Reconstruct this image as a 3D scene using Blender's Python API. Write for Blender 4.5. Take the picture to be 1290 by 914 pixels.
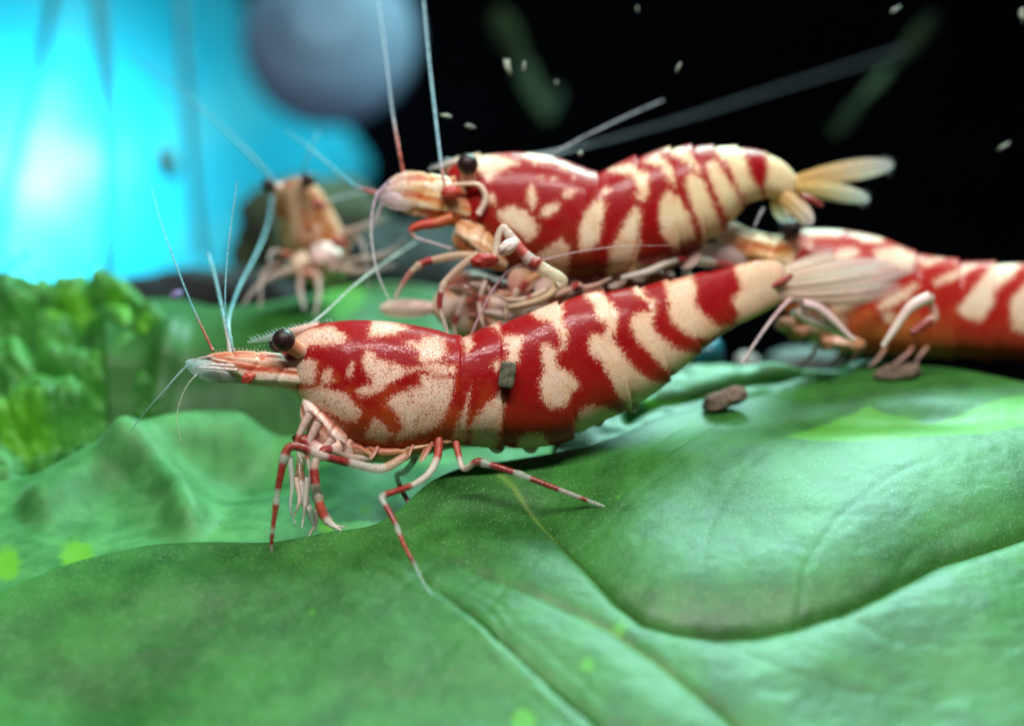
import bpy, math, random
import numpy as np
from mathutils import Vector, Matrix

random.seed(7); RNG = np.random.default_rng(7)
SC = bpy.context.scene
for o in list(bpy.data.objects): bpy.data.objects.remove(o)
SC.unit_settings.system = 'METRIC'; SC.unit_settings.scale_length = 0.01   # one unit is a centimetre
COL = SC.collection

# ------------------------------------------------------------------ camera
FD = 5.0                       # working distance of the macro shot (cm)
PX = 4.0 / 1290.0              # cm per photo pixel at that distance
PITCH = math.radians(18)
FWD = np.array([0, math.cos(PITCH), -math.sin(PITCH)])
UP = np.array([0, math.sin(PITCH), math.cos(PITCH)])
RIGHT = np.array([1.0, 0, 0])
CAMLOC = -FD * FWD
cam = bpy.data.cameras.new('camera'); camo = bpy.data.objects.new('camera', cam); COL.objects.link(camo)
camo.location = CAMLOC; camo.rotation_euler = (math.pi / 2 - PITCH, 0, 0)
cam.lens = 45; cam.sensor_width = 36; cam.clip_start = 0.05; cam.clip_end = 200
cam.dof.use_dof = True; cam.dof.focus_distance = 4.78; cam.dof.aperture_fstop = 0.0225 / 0.088
SC.camera = camo

# ------------------------------------------------------------------ world and lamps
w = bpy.data.worlds.new('World'); SC.world = w; w.use_nodes = True
bg = w.node_tree.nodes['Background']; bg.inputs[0].default_value = (0.45, 0.6, 0.75, 1); bg.inputs[1].default_value = 0.07

def area_lamp(name, loc, target, size, power, col, sy=None):
    l = bpy.data.lights.new(name, 'AREA'); o = bpy.data.objects.new(name, l); COL.objects.link(o)
    l.energy = power; l.color = col; l.size = size
    if sy: l.shape = 'RECTANGLE'; l.size_y = sy
    o.location = loc
    o.rotation_euler = (Vector(target) - Vector(loc)).to_track_quat('-Z', 'Y').to_euler()
    return o
area_lamp('aquarium_lamp', (3.2, 9.0, 8.2), (0.4, 0.3, 0), 6.5, 3300, (0.52, 1.0, 0.93), 3.5)      # hood lamp over the back of the tank
for lx in (-4.2, -2.4, -0.6, 1.2, 3.0, 4.8):          # row of LEDs in the hood over the front
    area_lamp('aquarium_lamp', (lx, -3.2 + 0.12 * lx, 10.5), (0.3 * lx, 0.3, 0), 0.7, 340, (1.0, 0.97, 0.93), 0.45)

SC.view_settings.view_transform = 'Standard'; SC.view_settings.look = 'None'
SC.view_settings.exposure = 0.0; SC.view_settings.gamma = 1
SC.render.engine = 'CYCLES'
SC.cycles.use_denoising = True
SC.cycles.max_bounces = 8; SC.cycles.transparent_max_bounces = 16
SC.cycles.caustics_reflective = False; SC.cycles.caustics_refractive = False
SC.cycles.sample_clamp_indirect = 6

# ------------------------------------------------------------------ helpers
def W(px, py, D):
    """photo pixel at camera depth D (cm) -> world point(s)"""
    px = np.asarray(px, float); py = np.asarray(py, float); D = np.asarray(D, float)
    cx = (px - 645) * PX * D / FD; cy = -(py - 457) * PX * D / FD
    return CW(cx, cy, D)
def CW(cx, cy, D):
    cx, cy, D = np.broadcast_arrays(cx, cy, D)
    return CAMLOC + cx[..., None] * RIGHT + cy[..., None] * UP + D[..., None] * FWD

def hash2(ix, iy, seed):
    h = (ix.astype(np.int64) * 374761393 + iy.astype(np.int64) * 668265263 + seed * 974711) & 0xffffffff
    h = ((h ^ (h >> 13)) * 1274126177) & 0xffffffff
    return ((h ^ (h >> 16)) & 0xffff) / 65535.0
def vnoise(x, y, seed=0):
    x = np.asarray(x, float); y = np.asarray(y, float)
    ix = np.floor(x); iy = np.floor(y); fx = x - ix; fy = y - iy
    fx = fx * fx * fx * (fx * (fx * 6 - 15) + 10); fy = fy * fy * fy * (fy * (fy * 6 - 15) + 10)
    a = hash2(ix, iy, seed); b = hash2(ix + 1, iy, seed); c = hash2(ix, iy + 1, seed); d = hash2(ix + 1, iy + 1, seed)
    return (a + (b - a) * fx + (c - a) * fy + (a - b - c + d) * fx * fy) * 2 - 1
def fbm(x, y, seed=0, octv=4):
    v = 0; a = 1; s = 0
    for k in range(octv):
        v = v + a * vnoise(x * 2 ** k, y * 2 ** k, seed + k * 17); s += a; a *= 0.5
    return v / s

def seg_dist(P, a, b):
    a = np.asarray(a, float); b = np.asarray(b, float); d = b - a
    t = np.clip(((P - a) @ d) / max(d @ d, 1e-9), 0, 1)
    return np.linalg.norm(P - a - t[..., None] * d, axis=-1), t
def line_dist(P, pts):
    """distance, signed side (+ = left of travel in y-down pixels) and arc fraction"""
    best = np.full(P.shape[:-1], 1e9); side = np.zeros_like(best); arc = np.zeros_like(best)
    n = len(pts) - 1
    for i in range(n):
        a = np.asarray(pts[i], float); b = np.asarray(pts[i + 1], float)
        d, t = seg_dist(P, a, b)
        cr = (b[0] - a[0]) * (P[..., 1] - a[1]) - (b[1] - a[1]) * (P[..., 0] - a[0])
        m = d < best
        best = np.where(m, d, best); side = np.where(m, -np.sign(cr), side); arc = np.where(m, (i + t) / n, arc)
    return best, side, arc
def poly_sd(P, poly):
    """signed distance to a polygon, positive inside"""
    poly = np.asarray(poly, float); n = len(poly)
    best = np.full(len(P), 1e9); inside = np.zeros(len(P), bool)
    x, y = P[:, 0], P[:, 1]
    for i in range(n):
        a = poly[i]; b = poly[(i + 1) % n]
        d, _ = seg_dist(P, a, b); best = np.minimum(best, d)
        c = ((a[1] > y) != (b[1] > y))
        xi = (b[0] - a[0]) * (y - a[1]) / ((b[1] - a[1]) if abs(b[1] - a[1]) > 1e-9 else 1e-9) + a[0]
        inside ^= c & (x < xi)
    return np.where(inside, best, -best)

def crom(pts, n):
    """Catmull-Rom resample of rows of pts to n rows, even in chord length of the first two columns"""
    pts = np.asarray(pts, float); m = len(pts)
    if m == 2:
        t = np.linspace(0, 1, n)[:, None]; return pts[0] * (1 - t) + pts[1] * t
    d = np.r_[0, np.cumsum(np.maximum(np.linalg.norm(np.diff(pts[:, :2], axis=0), axis=1), 1e-6))]
    return crom_at(pts, d, np.linspace(0, d[-1], n))
def crom_at(pts, d, u):
    m = len(pts)
    i = np.clip(np.searchsorted(d, u, side='right') - 1, 0, m - 2)
    t = ((u - d[i]) / (d[i + 1] - d[i]))[:, None]; h = (d[i + 1] - d[i])[:, None]
    tan = np.zeros_like(pts)
    for k in range(m):
        a = max(k - 1, 0); b = min(k + 1, m - 1)
        tan[k] = (pts[b] - pts[a]) / (d[b] - d[a])
    t2 = t * t; t3 = t2 * t
    return ((2 * t3 - 3 * t2 + 1) * pts[i] + (t3 - 2 * t2 + t) * h * tan[i] + (-2 * t3 + 3 * t2) * pts[i + 1] + (t3 - t2) * h * tan[i + 1])

ROOT_LOC = {}
def thing(name, loc, label, cat, group=None):
    o = bpy.data.objects.new(name, None); COL.objects.link(o)
    o.empty_display_size = 0.05
    o.location = Vector(loc); ROOT_LOC[o.name] = np.array(loc, float)
    tag(o, label, cat, group); return o
def tag(o, label=None, cat=None, group=None, kind=None):
    if label: o['label'] = label
    if cat: o['category'] = cat
    if group: o['group'] = group
    if kind: o['kind'] = kind
    return o
def origin_of(o):
    p = np.zeros(3)
    while o is not None:
        p = p + np.array(o.location); o = o.parent
    return p
def mesh(name, V, F, mat, parent=None, attrs=None, smooth=True, origin=None):
    V = np.asarray(V, float).reshape(-1, 3)
    po = origin_of(parent) if parent is not None else np.zeros(3)
    base = po if parent is not None else (V.mean(0) if origin is None else np.asarray(origin, float))
    me = bpy.data.meshes.new(name); me.from_pydata((V - base).tolist(), [], F if isinstance(F, list) else F.tolist())
    if smooth: me.polygons.foreach_set('use_smooth', np.ones(len(me.polygons), bool))
    for k, a in (attrs or {}).items():
        a = np.asarray(a, float)
        if a.ndim == 1:
            at = me.attributes.new(k, 'FLOAT', 'POINT'); at.data.foreach_set('value', a.astype(np.float32))
        else:
            if a.shape[1] == 3: a = np.c_[a, np.ones(len(a))]
            at = me.attributes.new(k, 'FLOAT_COLOR', 'POINT'); at.data.foreach_set('color', a.astype(np.float32).ravel())
    me.update()
    o = bpy.data.objects.new(name, me); COL.objects.link(o)
    if mat is not None: me.materials.append(mat)
    if parent is not None: o.parent = parent
    else: o.location = Vector(base)
    return o
def grid_faces(nu, nv, wrap=False):
    i, j = np.meshgrid(np.arange(nu - 1), np.arange(nv if wrap else nv - 1), indexing='ij')
    j2 = (j + 1) % nv
    return np.stack([i * nv + j, (i + 1) * nv + j, (i + 1) * nv + j2, i * nv + j2], -1).reshape(-1, 4)

# ------------------------------------------------------------------ materials
class N:
    def __init__(s, name):
        s.m = bpy.data.materials.new(name); s.m.use_nodes = True; s.t = s.m.node_tree
        s.t.nodes.clear(); s.out = s.t.nodes.new('ShaderNodeOutputMaterial')
    def n(s, typ, inp=None, **kw):
        x = s.t.nodes.new('ShaderNode' + typ)
        for k, v in kw.items(): setattr(x, k, v)
        for k, v in (inp or {}).items(): s.set(x.inputs[k], v)
        return x
    def set(s, sock, v):
        if isinstance(v, bpy.types.NodeSocket): s.t.links.new(v, sock)
        elif isinstance(v, tuple) and sock.type == 'RGBA' and len(v) == 3: sock.default_value = (*v, 1)
        else: sock.default_value = v
    def math(s, op, a, b=0.0, c=0.0):
        x = s.n('Math', operation=op); s.set(x.inputs[0], a); s.set(x.inputs[1], b); s.set(x.inputs[2], c); return x.outputs[0]
    def mix(s, f, a, b, blend='MIX'):
        x = s.n('Mix', data_type='RGBA', blend_type=blend); s.set(x.inputs[0], f); s.set(x.inputs[6], a); s.set(x.inputs[7], b); return x.outputs[2]
    def ss(s, v, lo, hi, a=0.0, b=1.0):
        x = s.n('MapRange', interpolation_type='SMOOTHSTEP'); s.set(x.inputs[0], v)
        for k, q in zip((1, 2, 3, 4), (lo, hi, a, b)): s.set(x.inputs[k], q)
        return x.outputs[0]
    def noise(s, scale, detail=3.0, rough=0.55, vec=None, dist=0.0):
        x = s.n('TexNoise', {'Scale': scale, 'Detail': detail, 'Roughness': rough, 'Distortion': dist})
        s.t.links.new(vec if vec is not None else s.obj(), x.inputs['Vector']); return x.outputs['Fac']
    def obj(s):
        if not hasattr(s, '_o'): s._o = s.n('TexCoord').outputs['Object']
        return s._o
    def attr(s, name, out='Fac'): return s.n('Attribute', attribute_name=name).outputs[out]
    def bump(s, h, strength, dist): return s.n('Bump', {'Height': h, 'Strength': strength, 'Distance': dist}).outputs[0]
    def bsdf(s, **kw):
        x = s.n('BsdfPrincipled')
        for k, v in kw.items(): s.set(x.inputs[k.replace('_', ' ')], v)
        return x
    def done(s, sh): s.t.links.new(sh, s.out.inputs[0]); return s.m

def mat_body(name, red=(0.30, 0.003, 0.006), orange=(0.44, 0.070, 0.012), white=(0.84, 0.62, 0.48), yellow=(0.82, 0.60, 0.40), speck=1.0):
    b = N(name)
    sd = b.attr('white_sd'); hv = b.attr('down'); al = b.attr('along')
    n1 = b.noise(55, 4, 0.65); n2 = b.noise(260, 2, 0.6); n3 = b.noise(14, 3); n4 = b.noise(120, 2, 0.6); n5 = b.noise(150, 2, 0.7)
    d = b.math('ADD', sd, b.math('MULTIPLY', b.math('SUBTRACT', n1, 0.62), 15.0))
    d = b.math('ADD', d, b.math('MULTIPLY', b.math('SUBTRACT', n2, 0.5), 16.0))
    d = b.math('ADD', d, b.math('MULTIPLY', b.math('SUBTRACT', n5, 0.5), 20.0))
    m = b.ss(d, -2.0, 2.0)
    # red areas: crimson on the back, more orange low down where the shell is thinner
    o = b.ss(b.math('ADD', hv, b.math('MULTIPLY', b.math('SUBTRACT', n3, 0.5), 0.9)), 0.36, 0.86)
    r = b.mix(b.math('MULTIPLY', o, b.attr('amber')), red, orange)
    r = b.mix(b.ss(n1, 0.52, 0.8, 0.0, 0.45), r, (0.14, 0.010, 0.008))
    r = b.mix(b.ss(n2, 0.62, 0.75, 0.0, 0.35), r, (0.65, 0.12, 0.06))
    # cream areas: yellow tint towards the tail, dark rust grains, lilac stains
    wcol = b.mix(b.ss(b.math('ADD', al, b.math('MULTIPLY', b.math('SUBTRACT', n3, 0.5), 0.8)), 0.35, 0.75), white, yellow)
    wcol = b.mix(b.ss(n3, 0.5, 0.75, 0.0, 0.35), wcol, (0.80, 0.42, 0.30))
    grains = b.math('MULTIPLY', b.ss(n5, 0.50, 0.60), b.math('MULTIPLY', b.ss(b.noise(20, 2), 0.32, 0.54, 0.35, 1.0 * speck), b.ss(al, 0.30, 0.50, 1.0, 0.35)))
    wcol = b.mix(b.ss(b.math('ADD', hv, b.math('MULTIPLY', b.math('SUBTRACT', n3, 0.5), 0.7)), 0.50, 0.95, 0.0, 0.6), wcol, (0.74, 0.45, 0.25))
    wcol = b.mix(grains, wcol, (0.46, 0.13, 0.085))
    lil = b.math('MULTIPLY', b.ss(b.noise(30, 3), 0.62, 0.72), 0.4 * speck)
    wcol = b.mix(lil, wcol, (0.34, 0.28, 0.38))
    wcol = b.mix(b.ss(n4, 0.55, 0.7, 0, 0.30), wcol, (0.95, 0.86, 0.74))
    # pigment thins out towards the patch edges: scarlet fringe in the red, peach fringe in the cream
    r = b.mix(b.math('MULTIPLY', b.ss(d, -8.0, -1.0), 0.30), r, (0.48, 0.035, 0.012))
    wcol = b.mix(b.math('MULTIPLY', b.ss(d, 8.0, 0.5), 0.45), wcol, (0.78, 0.36, 0.20))
    dots = b.ss(b.noise(420, 1, 0.5), 0.60, 0.68)
    wcol = b.mix(b.math('MULTIPLY', dots, 0.40 * speck), wcol, (0.45, 0.06, 0.03))
    r = b.mix(b.math('MULTIPLY', dots, 0.30), r, (0.10, 0.004, 0.006))
    c = b.mix(m, r, wcol)
    h = b.math('ADD', b.math('MULTIPLY', n2, 0.5), b.math('ADD', b.math('MULTIPLY', m, 0.5), b.math('MULTIPLY', n4, 0.5)))
    p = b.bsdf(Base_Color=c, Roughness=b.math('ADD', 0.30, b.math('MULTIPLY', m, 0.22)), Subsurface_Weight=0.55, Subsurface_Scale=0.06,
               Subsurface_Radius=(1.0, 0.28, 0.14), Specular_IOR_Level=b.math('ADD', 0.10, b.math('MULTIPLY', m, 0.2)), Coat_Weight=0.26, Coat_Roughness=0.10, Coat_Normal=b.bump(b.noise(30, 4, 0.6), 0.18, 0.02), Normal=b.bump(h, 0.45, 0.008))
    return b.done(p.outputs[0])

def mat_attr(name, rough=0.3, trans=0.0, clear=0.0, sss=0.2, grain=0.4, coat=0.2, mott=0.5):
    """colour from the vertex colour of the part itself; clear = share of light that passes straight through"""
    b = N(name); c = b.attr('col', 'Color'); n = b.noise(180, 3); nm = b.noise(48, 4, 0.65); nf = b.noise(320, 2)
    c = b.mix(b.ss(nm, 0.46, 0.70, 0.0, mott), c, b.mix(0.7, c, (0.42, 0.08, 0.03)))
    c = b.mix(b.ss(n, 0.50, 0.72, 0.0, grain), c, b.mix(0.6, c, (0.20, 0.05, 0.03)))
    c = b.mix(b.ss(nf, 0.56, 0.70, 0.0, grain), c, b.mix(0.5, c, (0.9, 0.8, 0.7)))
    p = b.bsdf(Base_Color=c, Roughness=rough, Subsurface_Weight=sss, Subsurface_Scale=0.03, Subsurface_Radius=(1, 0.5, 0.35), Specular_IOR_Level=0.4,
               Coat_Weight=coat, Coat_Roughness=0.15, Transmission_Weight=trans, Normal=b.bump(b.math('ADD', n, nm), 0.4, 0.006))
    if clear <= 0: return b.done(p.outputs[0])
    a = b.attr('alpha')
    t = b.n('BsdfTransparent')
    x = b.n('MixShader'); b.set(x.inputs[0], b.math('MULTIPLY', a, b.ss(nm, 0.35, 0.6, clear, 1.0))); b.t.links.new(t.outputs[0], x.inputs[1]); b.t.links.new(p.outputs[0], x.inputs[2])
    return b.done(x.outputs[0])

def mat_leaf(name, dark=(0.014, 0.105, 0.008), mid=(0.046, 0.22, 0.030), bright=(0.085, 0.36, 0.004), rough=0.46, grain=1.0, coat=0.25, bumpy=1.0):
    b = N(name)
    n1 = b.noise(2.2, 4); n2 = b.noise(9, 5, 0.6); n3 = b.noise(140, 2, 0.6); n4 = b.noise(230, 1)
    c = b.mix(b.ss(b.math('ADD', b.math('MULTIPLY', n1, 0.6), b.math('MULTIPLY', n2, 0.4)), 0.35, 0.65), dark, mid)
    c = b.mix(b.ss(b.math('ADD', b.attr('lime_tint'), b.math('MULTIPLY', b.math('SUBTRACT', n2, 0.5), 0.5)), 0.35, 0.65), c, bright)
    c = b.mix(b.math('MULTIPLY', b.attr('vein'), 0.75), c, (0.20, 0.34, 0.05))
    c = b.mix(b.math('MULTIPLY', b.ss(b.noise(150, 1, 0.5), 0.62, 0.70), 0.45 * grain), c, (0.34, 0.56, 0.26))
    c = b.mix(b.math('MULTIPLY', b.ss(n3, 0.56, 0.70), 0.30 * grain), c, (0.012, 0.06, 0.01))
    h = b.math('ADD', b.math('MULTIPLY', n3, 0.6), b.math('ADD', b.math('MULTIPLY', n4, 0.35), b.math('MULTIPLY', b.noise(30, 3), 0.5)))
    nb = b.bump(h, 0.30 * bumpy, 0.009)
    rg = b.math('ADD', rough - 0.12, b.math('ADD', b.math('MULTIPLY', n2, 0.14), b.math('MULTIPLY', n3, 0.16)))
    p = b.bsdf(Base_Color=c, Roughness=rg, Specular_IOR_Level=0.5, Coat_Weight=coat, Coat_Roughness=0.38, Coat_Tint=(0.75, 1.0, 0.95), Normal=nb,
               Sheen_Weight=0.12, Sheen_Tint=(0.6, 1.0, 0.9), Sheen_Roughness=0.4)
    t = b.n('BsdfTranslucent', {'Color': b.mix(0.5, c, (0.12, 0.38, 0.01)), 'Normal': nb})
    x = b.n('MixShader', {0: 0.22}); b.t.links.new(p.outputs[0], x.inputs[1]); b.t.links.new(t.outputs[0], x.inputs[2])
    return b.done(x.outputs[0])

def mat_plain(name, col, rough=0.5, col2=None, scale=20, bump=0.0, **kw):
    b = N(name); n = b.noise(scale, 4)
    c = b.mix(b.ss(n, 0.35, 0.65), col, col2 or tuple(0.6 * x for x in col))
    p = b.bsdf(Base_Color=c, Roughness=rough, **kw)
    if bump: b.set(p.inputs['Normal'], b.bump(n, 0.6, bump))
    return b.done(p.outputs[0])

M_BODY = mat_body('shell_red_white')
M_BODY_B = mat_body('shell_red_cream', white=(0.86, 0.74, 0.52), yellow=(0.80, 0.66, 0.38), speck=0.55, orange=(0.22, 0.034, 0.008))
M_BODY_C = mat_body('shell_soft_red', red=(0.40, 0.014, 0.010), orange=(0.56, 0.15, 0.04), white=(0.84, 0.68, 0.52), yellow=(0.80, 0.60, 0.42), speck=0.4)
M_LIMB = mat_attr('limb', rough=0.25, clear=0.78, sss=0.15, coat=0.3, mott=0.6)
M_SOFT = mat_attr('soft_flesh', rough=0.38, clear=0.88, sss=0.35, mott=0.7)
M_FEELER = mat_attr('feeler', rough=0.3, clear=0.5, sss=0.0, grain=0.15, mott=0.0)
def mat_fan():
    b = N('tail_fan'); c = b.attr('col', 'Color'); n = b.noise(60, 4, 0.6)
    c = b.mix(b.ss(n, 0.5, 0.75, 0.0, 0.25), c, b.mix(0.5, c, (0.6, 0.2, 0.12)))
    p = b.bsdf(Base_Color=c, Roughness=0.35, Specular_IOR_Level=0.4); t = b.n('BsdfTranslucent', {'Color': c}); x = b.n('MixShader', {0: 0.45})
    b.t.links.new(p.outputs[0], x.inputs[1]); b.t.links.new(t.outputs[0], x.inputs[2])
    tr = b.n('BsdfTransparent'); y = b.n('MixShader'); b.set(y.inputs[0], b.math('MULTIPLY', b.attr('alpha'), b.ss(n, 0.3, 0.6, 0.75, 1.0)))
    b.t.links.new(tr.outputs[0], y.inputs[1]); b.t.links.new(x.outputs[0], y.inputs[2]); return b.done(y.outputs[0])
M_FAN = mat_fan()
M_LEAF = mat_leaf('leaf_skin')
M_LEAF_BACK = mat_leaf('leaf_skin_soft', dark=(0.010, 0.095, 0.006), mid=(0.024, 0.155, 0.010), bright=(0.07, 0.30, 0.006), grain=0.3, rough=0.55, coat=0.15, bumpy=0.3)
M_LEAF_PALE = mat_leaf('leaf_skin_pale', dark=(0.026, 0.17, 0.028), mid=(0.085, 0.33, 0.085), bright=(0.10, 0.36, 0.006), grain=0.3, rough=0.62, coat=0.05, bumpy=0.3)
M_LEAF_RUFF = mat_leaf('leaf_skin_ruffled', dark=(0.015, 0.15, 0.012), mid=(0.060, 0.32, 0.030), bright=(0.10, 0.42, 0.008), grain=0.4, coat=0.08, rough=0.55, bumpy=0.6)
M_PELLET = mat_plain('pellet', (0.27, 0.19, 0.14), 0.85, (0.15, 0.10, 0.075), 60, 0.01)
M_SPECK = mat_plain('speck', (0.30, 0.31, 0.24), 0.6, (0.2, 0.25, 0.2), 60)

def eye_mat():
    b = N('eye_black'); v = b.n('TexVoronoi', {'Scale': 150.0}); b.t.links.new(b.obj(), v.inputs['Vector'])
    c = b.mix(b.ss(v.outputs['Distance'], 0.2, 0.6), (0.055, 0.018, 0.014), (0.010, 0.004, 0.005))
    p = b.bsdf(Base_Color=c, Roughness=0.42, Specular_IOR_Level=0.35, Normal=b.bump(v.outputs['Distance'], 0.25, 0.003))
    return b.done(p.outputs[0])
M_EYE = eye_mat()

# ------------------------------------------------------------------ shape makers
RED = (0.27, 0.008, 0.010); PALE = (0.68, 0.52, 0.43); GLASSY = (0.62, 0.66, 0.62); CYAN = (0.30, 0.62, 0.68); CREAM = (0.74, 0.60, 0.40)
PINK = (0.70, 0.42, 0.34); ORANGE = (0.55, 0.13, 0.025); LILAC = (0.62, 0.48, 0.60); TAN = (0.62, 0.45, 0.24)

def tube(name, pts, rad, cols, mat, parent, n=None, nv=10, joints=(), alpha=1.0, flat=1.0, rings=0.0):
    """pts rows (px,py,D); rad px at each row; cols list of (fraction, colour[, alpha]) bands; joints = fractions with a bulge"""
    pts = np.asarray(pts, float); rad = np.broadcast_to(np.asarray(rad, float), (len(pts),))
    L = np.linalg.norm(np.diff(pts[:, :2], axis=0), axis=1).sum()
    n = n or int(np.clip(L / 2.5, 14, 240))
    q = crom(np.c_[pts, rad], n)
    c = W(q[:, 0], q[:, 1], q[:, 2]); r = np.maximum(q[:, 3], 0.15) * PX * q[:, 2] / FD
    f = np.linspace(0, 1, n)
    for j in joints: r = r * (1 + 0.30 * np.exp(-((f - j) / 0.018) ** 2))
    if rings: r = r * (1 + rings * (np.arange(n) % 3 == 0))
    T = np.gradient(c, axis=0); T /= np.linalg.norm(T, axis=1)[:, None]
    A = np.cross(T, FWD); A /= np.maximum(np.linalg.norm(A, axis=1), 1e-6)[:, None]
    B = np.cross(T, A)
    ph = np.linspace(0, 2 * np.pi, nv, endpoint=False)
    V = c[:, None] + r[:, None, None] * (np.cos(ph)[None, :, None] * A[:, None] + flat * np.sin(ph)[None, :, None] * B[:, None])
    V = V.reshape(-1, 3); F = grid_faces(n, nv, True).tolist()
    e = r[-1]; V = np.r_[V, [c[0] - T[0] * r[0] * 0.7], [c[-1] + T[-1] * e * 0.9]]
    k = n * nv
    F += [[k, (j + 1) % nv, j] for j in range(nv)] + [[k + 1, (n - 1) * nv + j, (n - 1) * nv + (j + 1) % nv] for j in range(nv)]
    fr = np.array([x[0] for x in cols]); cc = np.array([x[1] for x in cols]); aa = np.array([x[2] if len(x) > 2 else alpha for x in cols])
    ring_c = np.stack([np.interp(f, fr, cc[:, i]) for i in range(3)], 1); ring_a = np.interp(f, fr, aa)
    C = np.r_[np.repeat(ring_c, nv, 0), ring_c[:1], ring_c[-1:]]; Al = np.r_[np.repeat(ring_a, nv), ring_a[:1], ring_a[-1:]]
    return mesh(name, V, F, mat, parent, {'col': C, 'alpha': Al})

def bands(*spec, soft=0.012):
    """spec: (end fraction, colour, alpha) -> stepped colour list"""
    out = []; p = 0
    for e, c, *a in spec:
        a = a[0] if a else 1.0
        out += [(p + soft if p else 0, c, a), (e - soft, c, a)]; p = e
    return out

def feeler(parent, pts, r0=2.2, r1=0.8, base=RED, tip=CYAN, basefrac=0.2, alpha=0.75, name='antenna', tipalpha=None):
    pts = np.asarray(pts, float)
    rad = np.linspace(r0, r1, len(pts)) * 0.68
    return tube(name, pts, rad, [(0, base, 1.0), (basefrac * 0.7, base, 0.95), (basefrac * 1.3, tip, alpha), (1, tip, alpha if tipalpha is None else tipalpha)],
                M_FEELER, parent, nv=7, rings=0.10)

def blob(name, c, size, mat, parent, col=None, alpha=1.0, rough=0.0, seed=0, nu=24, nv=32, rot=0.0, sq=2.0, label=None, depth_ax=None):
    """rounded lump; c=(px,py,D), size=(half px wide, half px high, half px deep), rot in image plane (deg)"""
    th = np.linspace(0, np.pi, nu); ph = np.linspace(0, 2 * np.pi, nv, endpoint=False)
    X = np.sin(th)[:, None] * np.cos(ph)[None]; Z = np.cos(th)[:, None] * np.ones(nv)[None]; Y = np.sin(th)[:, None] * np.sin(ph)[None]
    if sq != 2.0:
        f = lambda a: np.sign(a) * np.abs(a) ** (2.0 / sq)
        X, Y, Z = f(X), f(Y), f(Z)
    k = 1 + rough * fbm(X * 2.1 + Y * 1.3 + seed, Z * 2.1 - Y * 1.7, seed, 3)
    s = PX * c[2] / FD
    x = X * k * size[0] * s; z = Z * k * size[1] * s; y = Y * k * size[2] * s
    a = math.radians(rot); x, z = x * math.cos(a) - z * math.sin(a), x * math.sin(a) + z * math.cos(a)
    o = W(*c)
    V = o + x[..., None] * RIGHT + z[..., None] * UP + y[..., None] * FWD
    at = None
    if col is not None: at = {'col': np.tile(col, (nu * nv, 1)), 'alpha': np.full(nu * nv, alpha)}
    ob = mesh(name, V, grid_faces(nu, nv, True), mat, parent, at)
    if label: ob['label'] = label
    return ob

def lobe(name, base, tip, wid, thick, col, mat, parent, tipcol=None, alpha=1.0, tipalpha=None, bend=0.0, twist=0.0, n=26, nv=15, fluted=0.0, ends=(0.35, 0.12), wmax=0.62, rays=0.10):
    """flat tapering blade (tail fan lobe, antennal scale, swimmeret); base/tip (px,py,D), wid half-width px"""
    base = np.asarray(base, float); tip = np.asarray(tip, float)
    t = np.linspace(0, 1, n); v = np.linspace(-1, 1, nv)
    d = tip - base; L = np.linalg.norm(d[:2]); nx, ny = -d[1] / L, d[0] / L
    prof = np.where(t < wmax, ends[0] + (1 - ends[0]) * np.sin(np.pi / 2 * t / wmax), np.sqrt(np.clip(1 - ((t - wmax) / (1 - wmax)) ** 2 * (1 - ends[1] ** 2), 0, 1)))
    cx = base[0] + d[0] * t + nx * bend * np.sin(np.pi * t); cy = base[1] + d[1] * t + ny * bend * np.sin(np.pi * t); D = base[2] + d[2] * t
    pxg = cx[:, None] + nx * wid * prof[:, None] * v[None] * math.cos(twist); pyg = cy[:, None] + ny * wid * prof[:, None] * v[None] * math.cos(twist)
    dep = D[:, None] + wid * prof[:, None] * v[None] * math.sin(twist) * PX + 0.25 * wid * PX * (v[None] ** 2) * prof[:, None] + fluted * wid * PX * np.sin(v * 9)[None] * prof[:, None]
    tk = thick * PX * (1 - 0.6 * np.abs(v))[None] * (0.35 + 0.65 * (1 - t))[:, None]
    A = W(pxg, pyg, dep - tk); B = W(pxg, pyg, dep + tk)
    V = np.r_[A.reshape(-1, 3), B.reshape(-1, 3)]
    F1 = grid_faces(n, nv); F2 = F1[:, ::-1] + n * nv
    rim = []
    idx = [(i, 0) for i in range(n)] + [(n - 1, j) for j in range(1, nv)] + [(i, nv - 1) for i in range(n - 2, -1, -1)] + [(0, j) for j in range(nv - 2, 0, -1)]
    ids = [i * nv + j for i, j in idx]
    for a, b_ in zip(ids, ids[1:] + ids[:1]): rim.append([a, b_, b_ + n * nv, a + n * nv])
    tc = np.array(tipcol or col); c0 = np.array(col)
    C = c0 + (tc - c0) * (t ** 2)[:, None]; C = np.repeat(C, nv, 0)
    ray = 1 - rays * (0.5 + 0.5 * np.cos(v * 14)) - 0.8 * rays * np.exp(-(v / 0.12) ** 2); C = C * np.tile(ray, n)[:, None]
    al = alpha + ((tipalpha if tipalpha is not None else alpha) - alpha) * (t ** 2); al = np.repeat(al, nv)
    return mesh(name, V, F1.tolist() + F2.tolist() + rim, mat, parent, {'col': np.r_[C, C], 'alpha': np.r_[al, al]})

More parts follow.
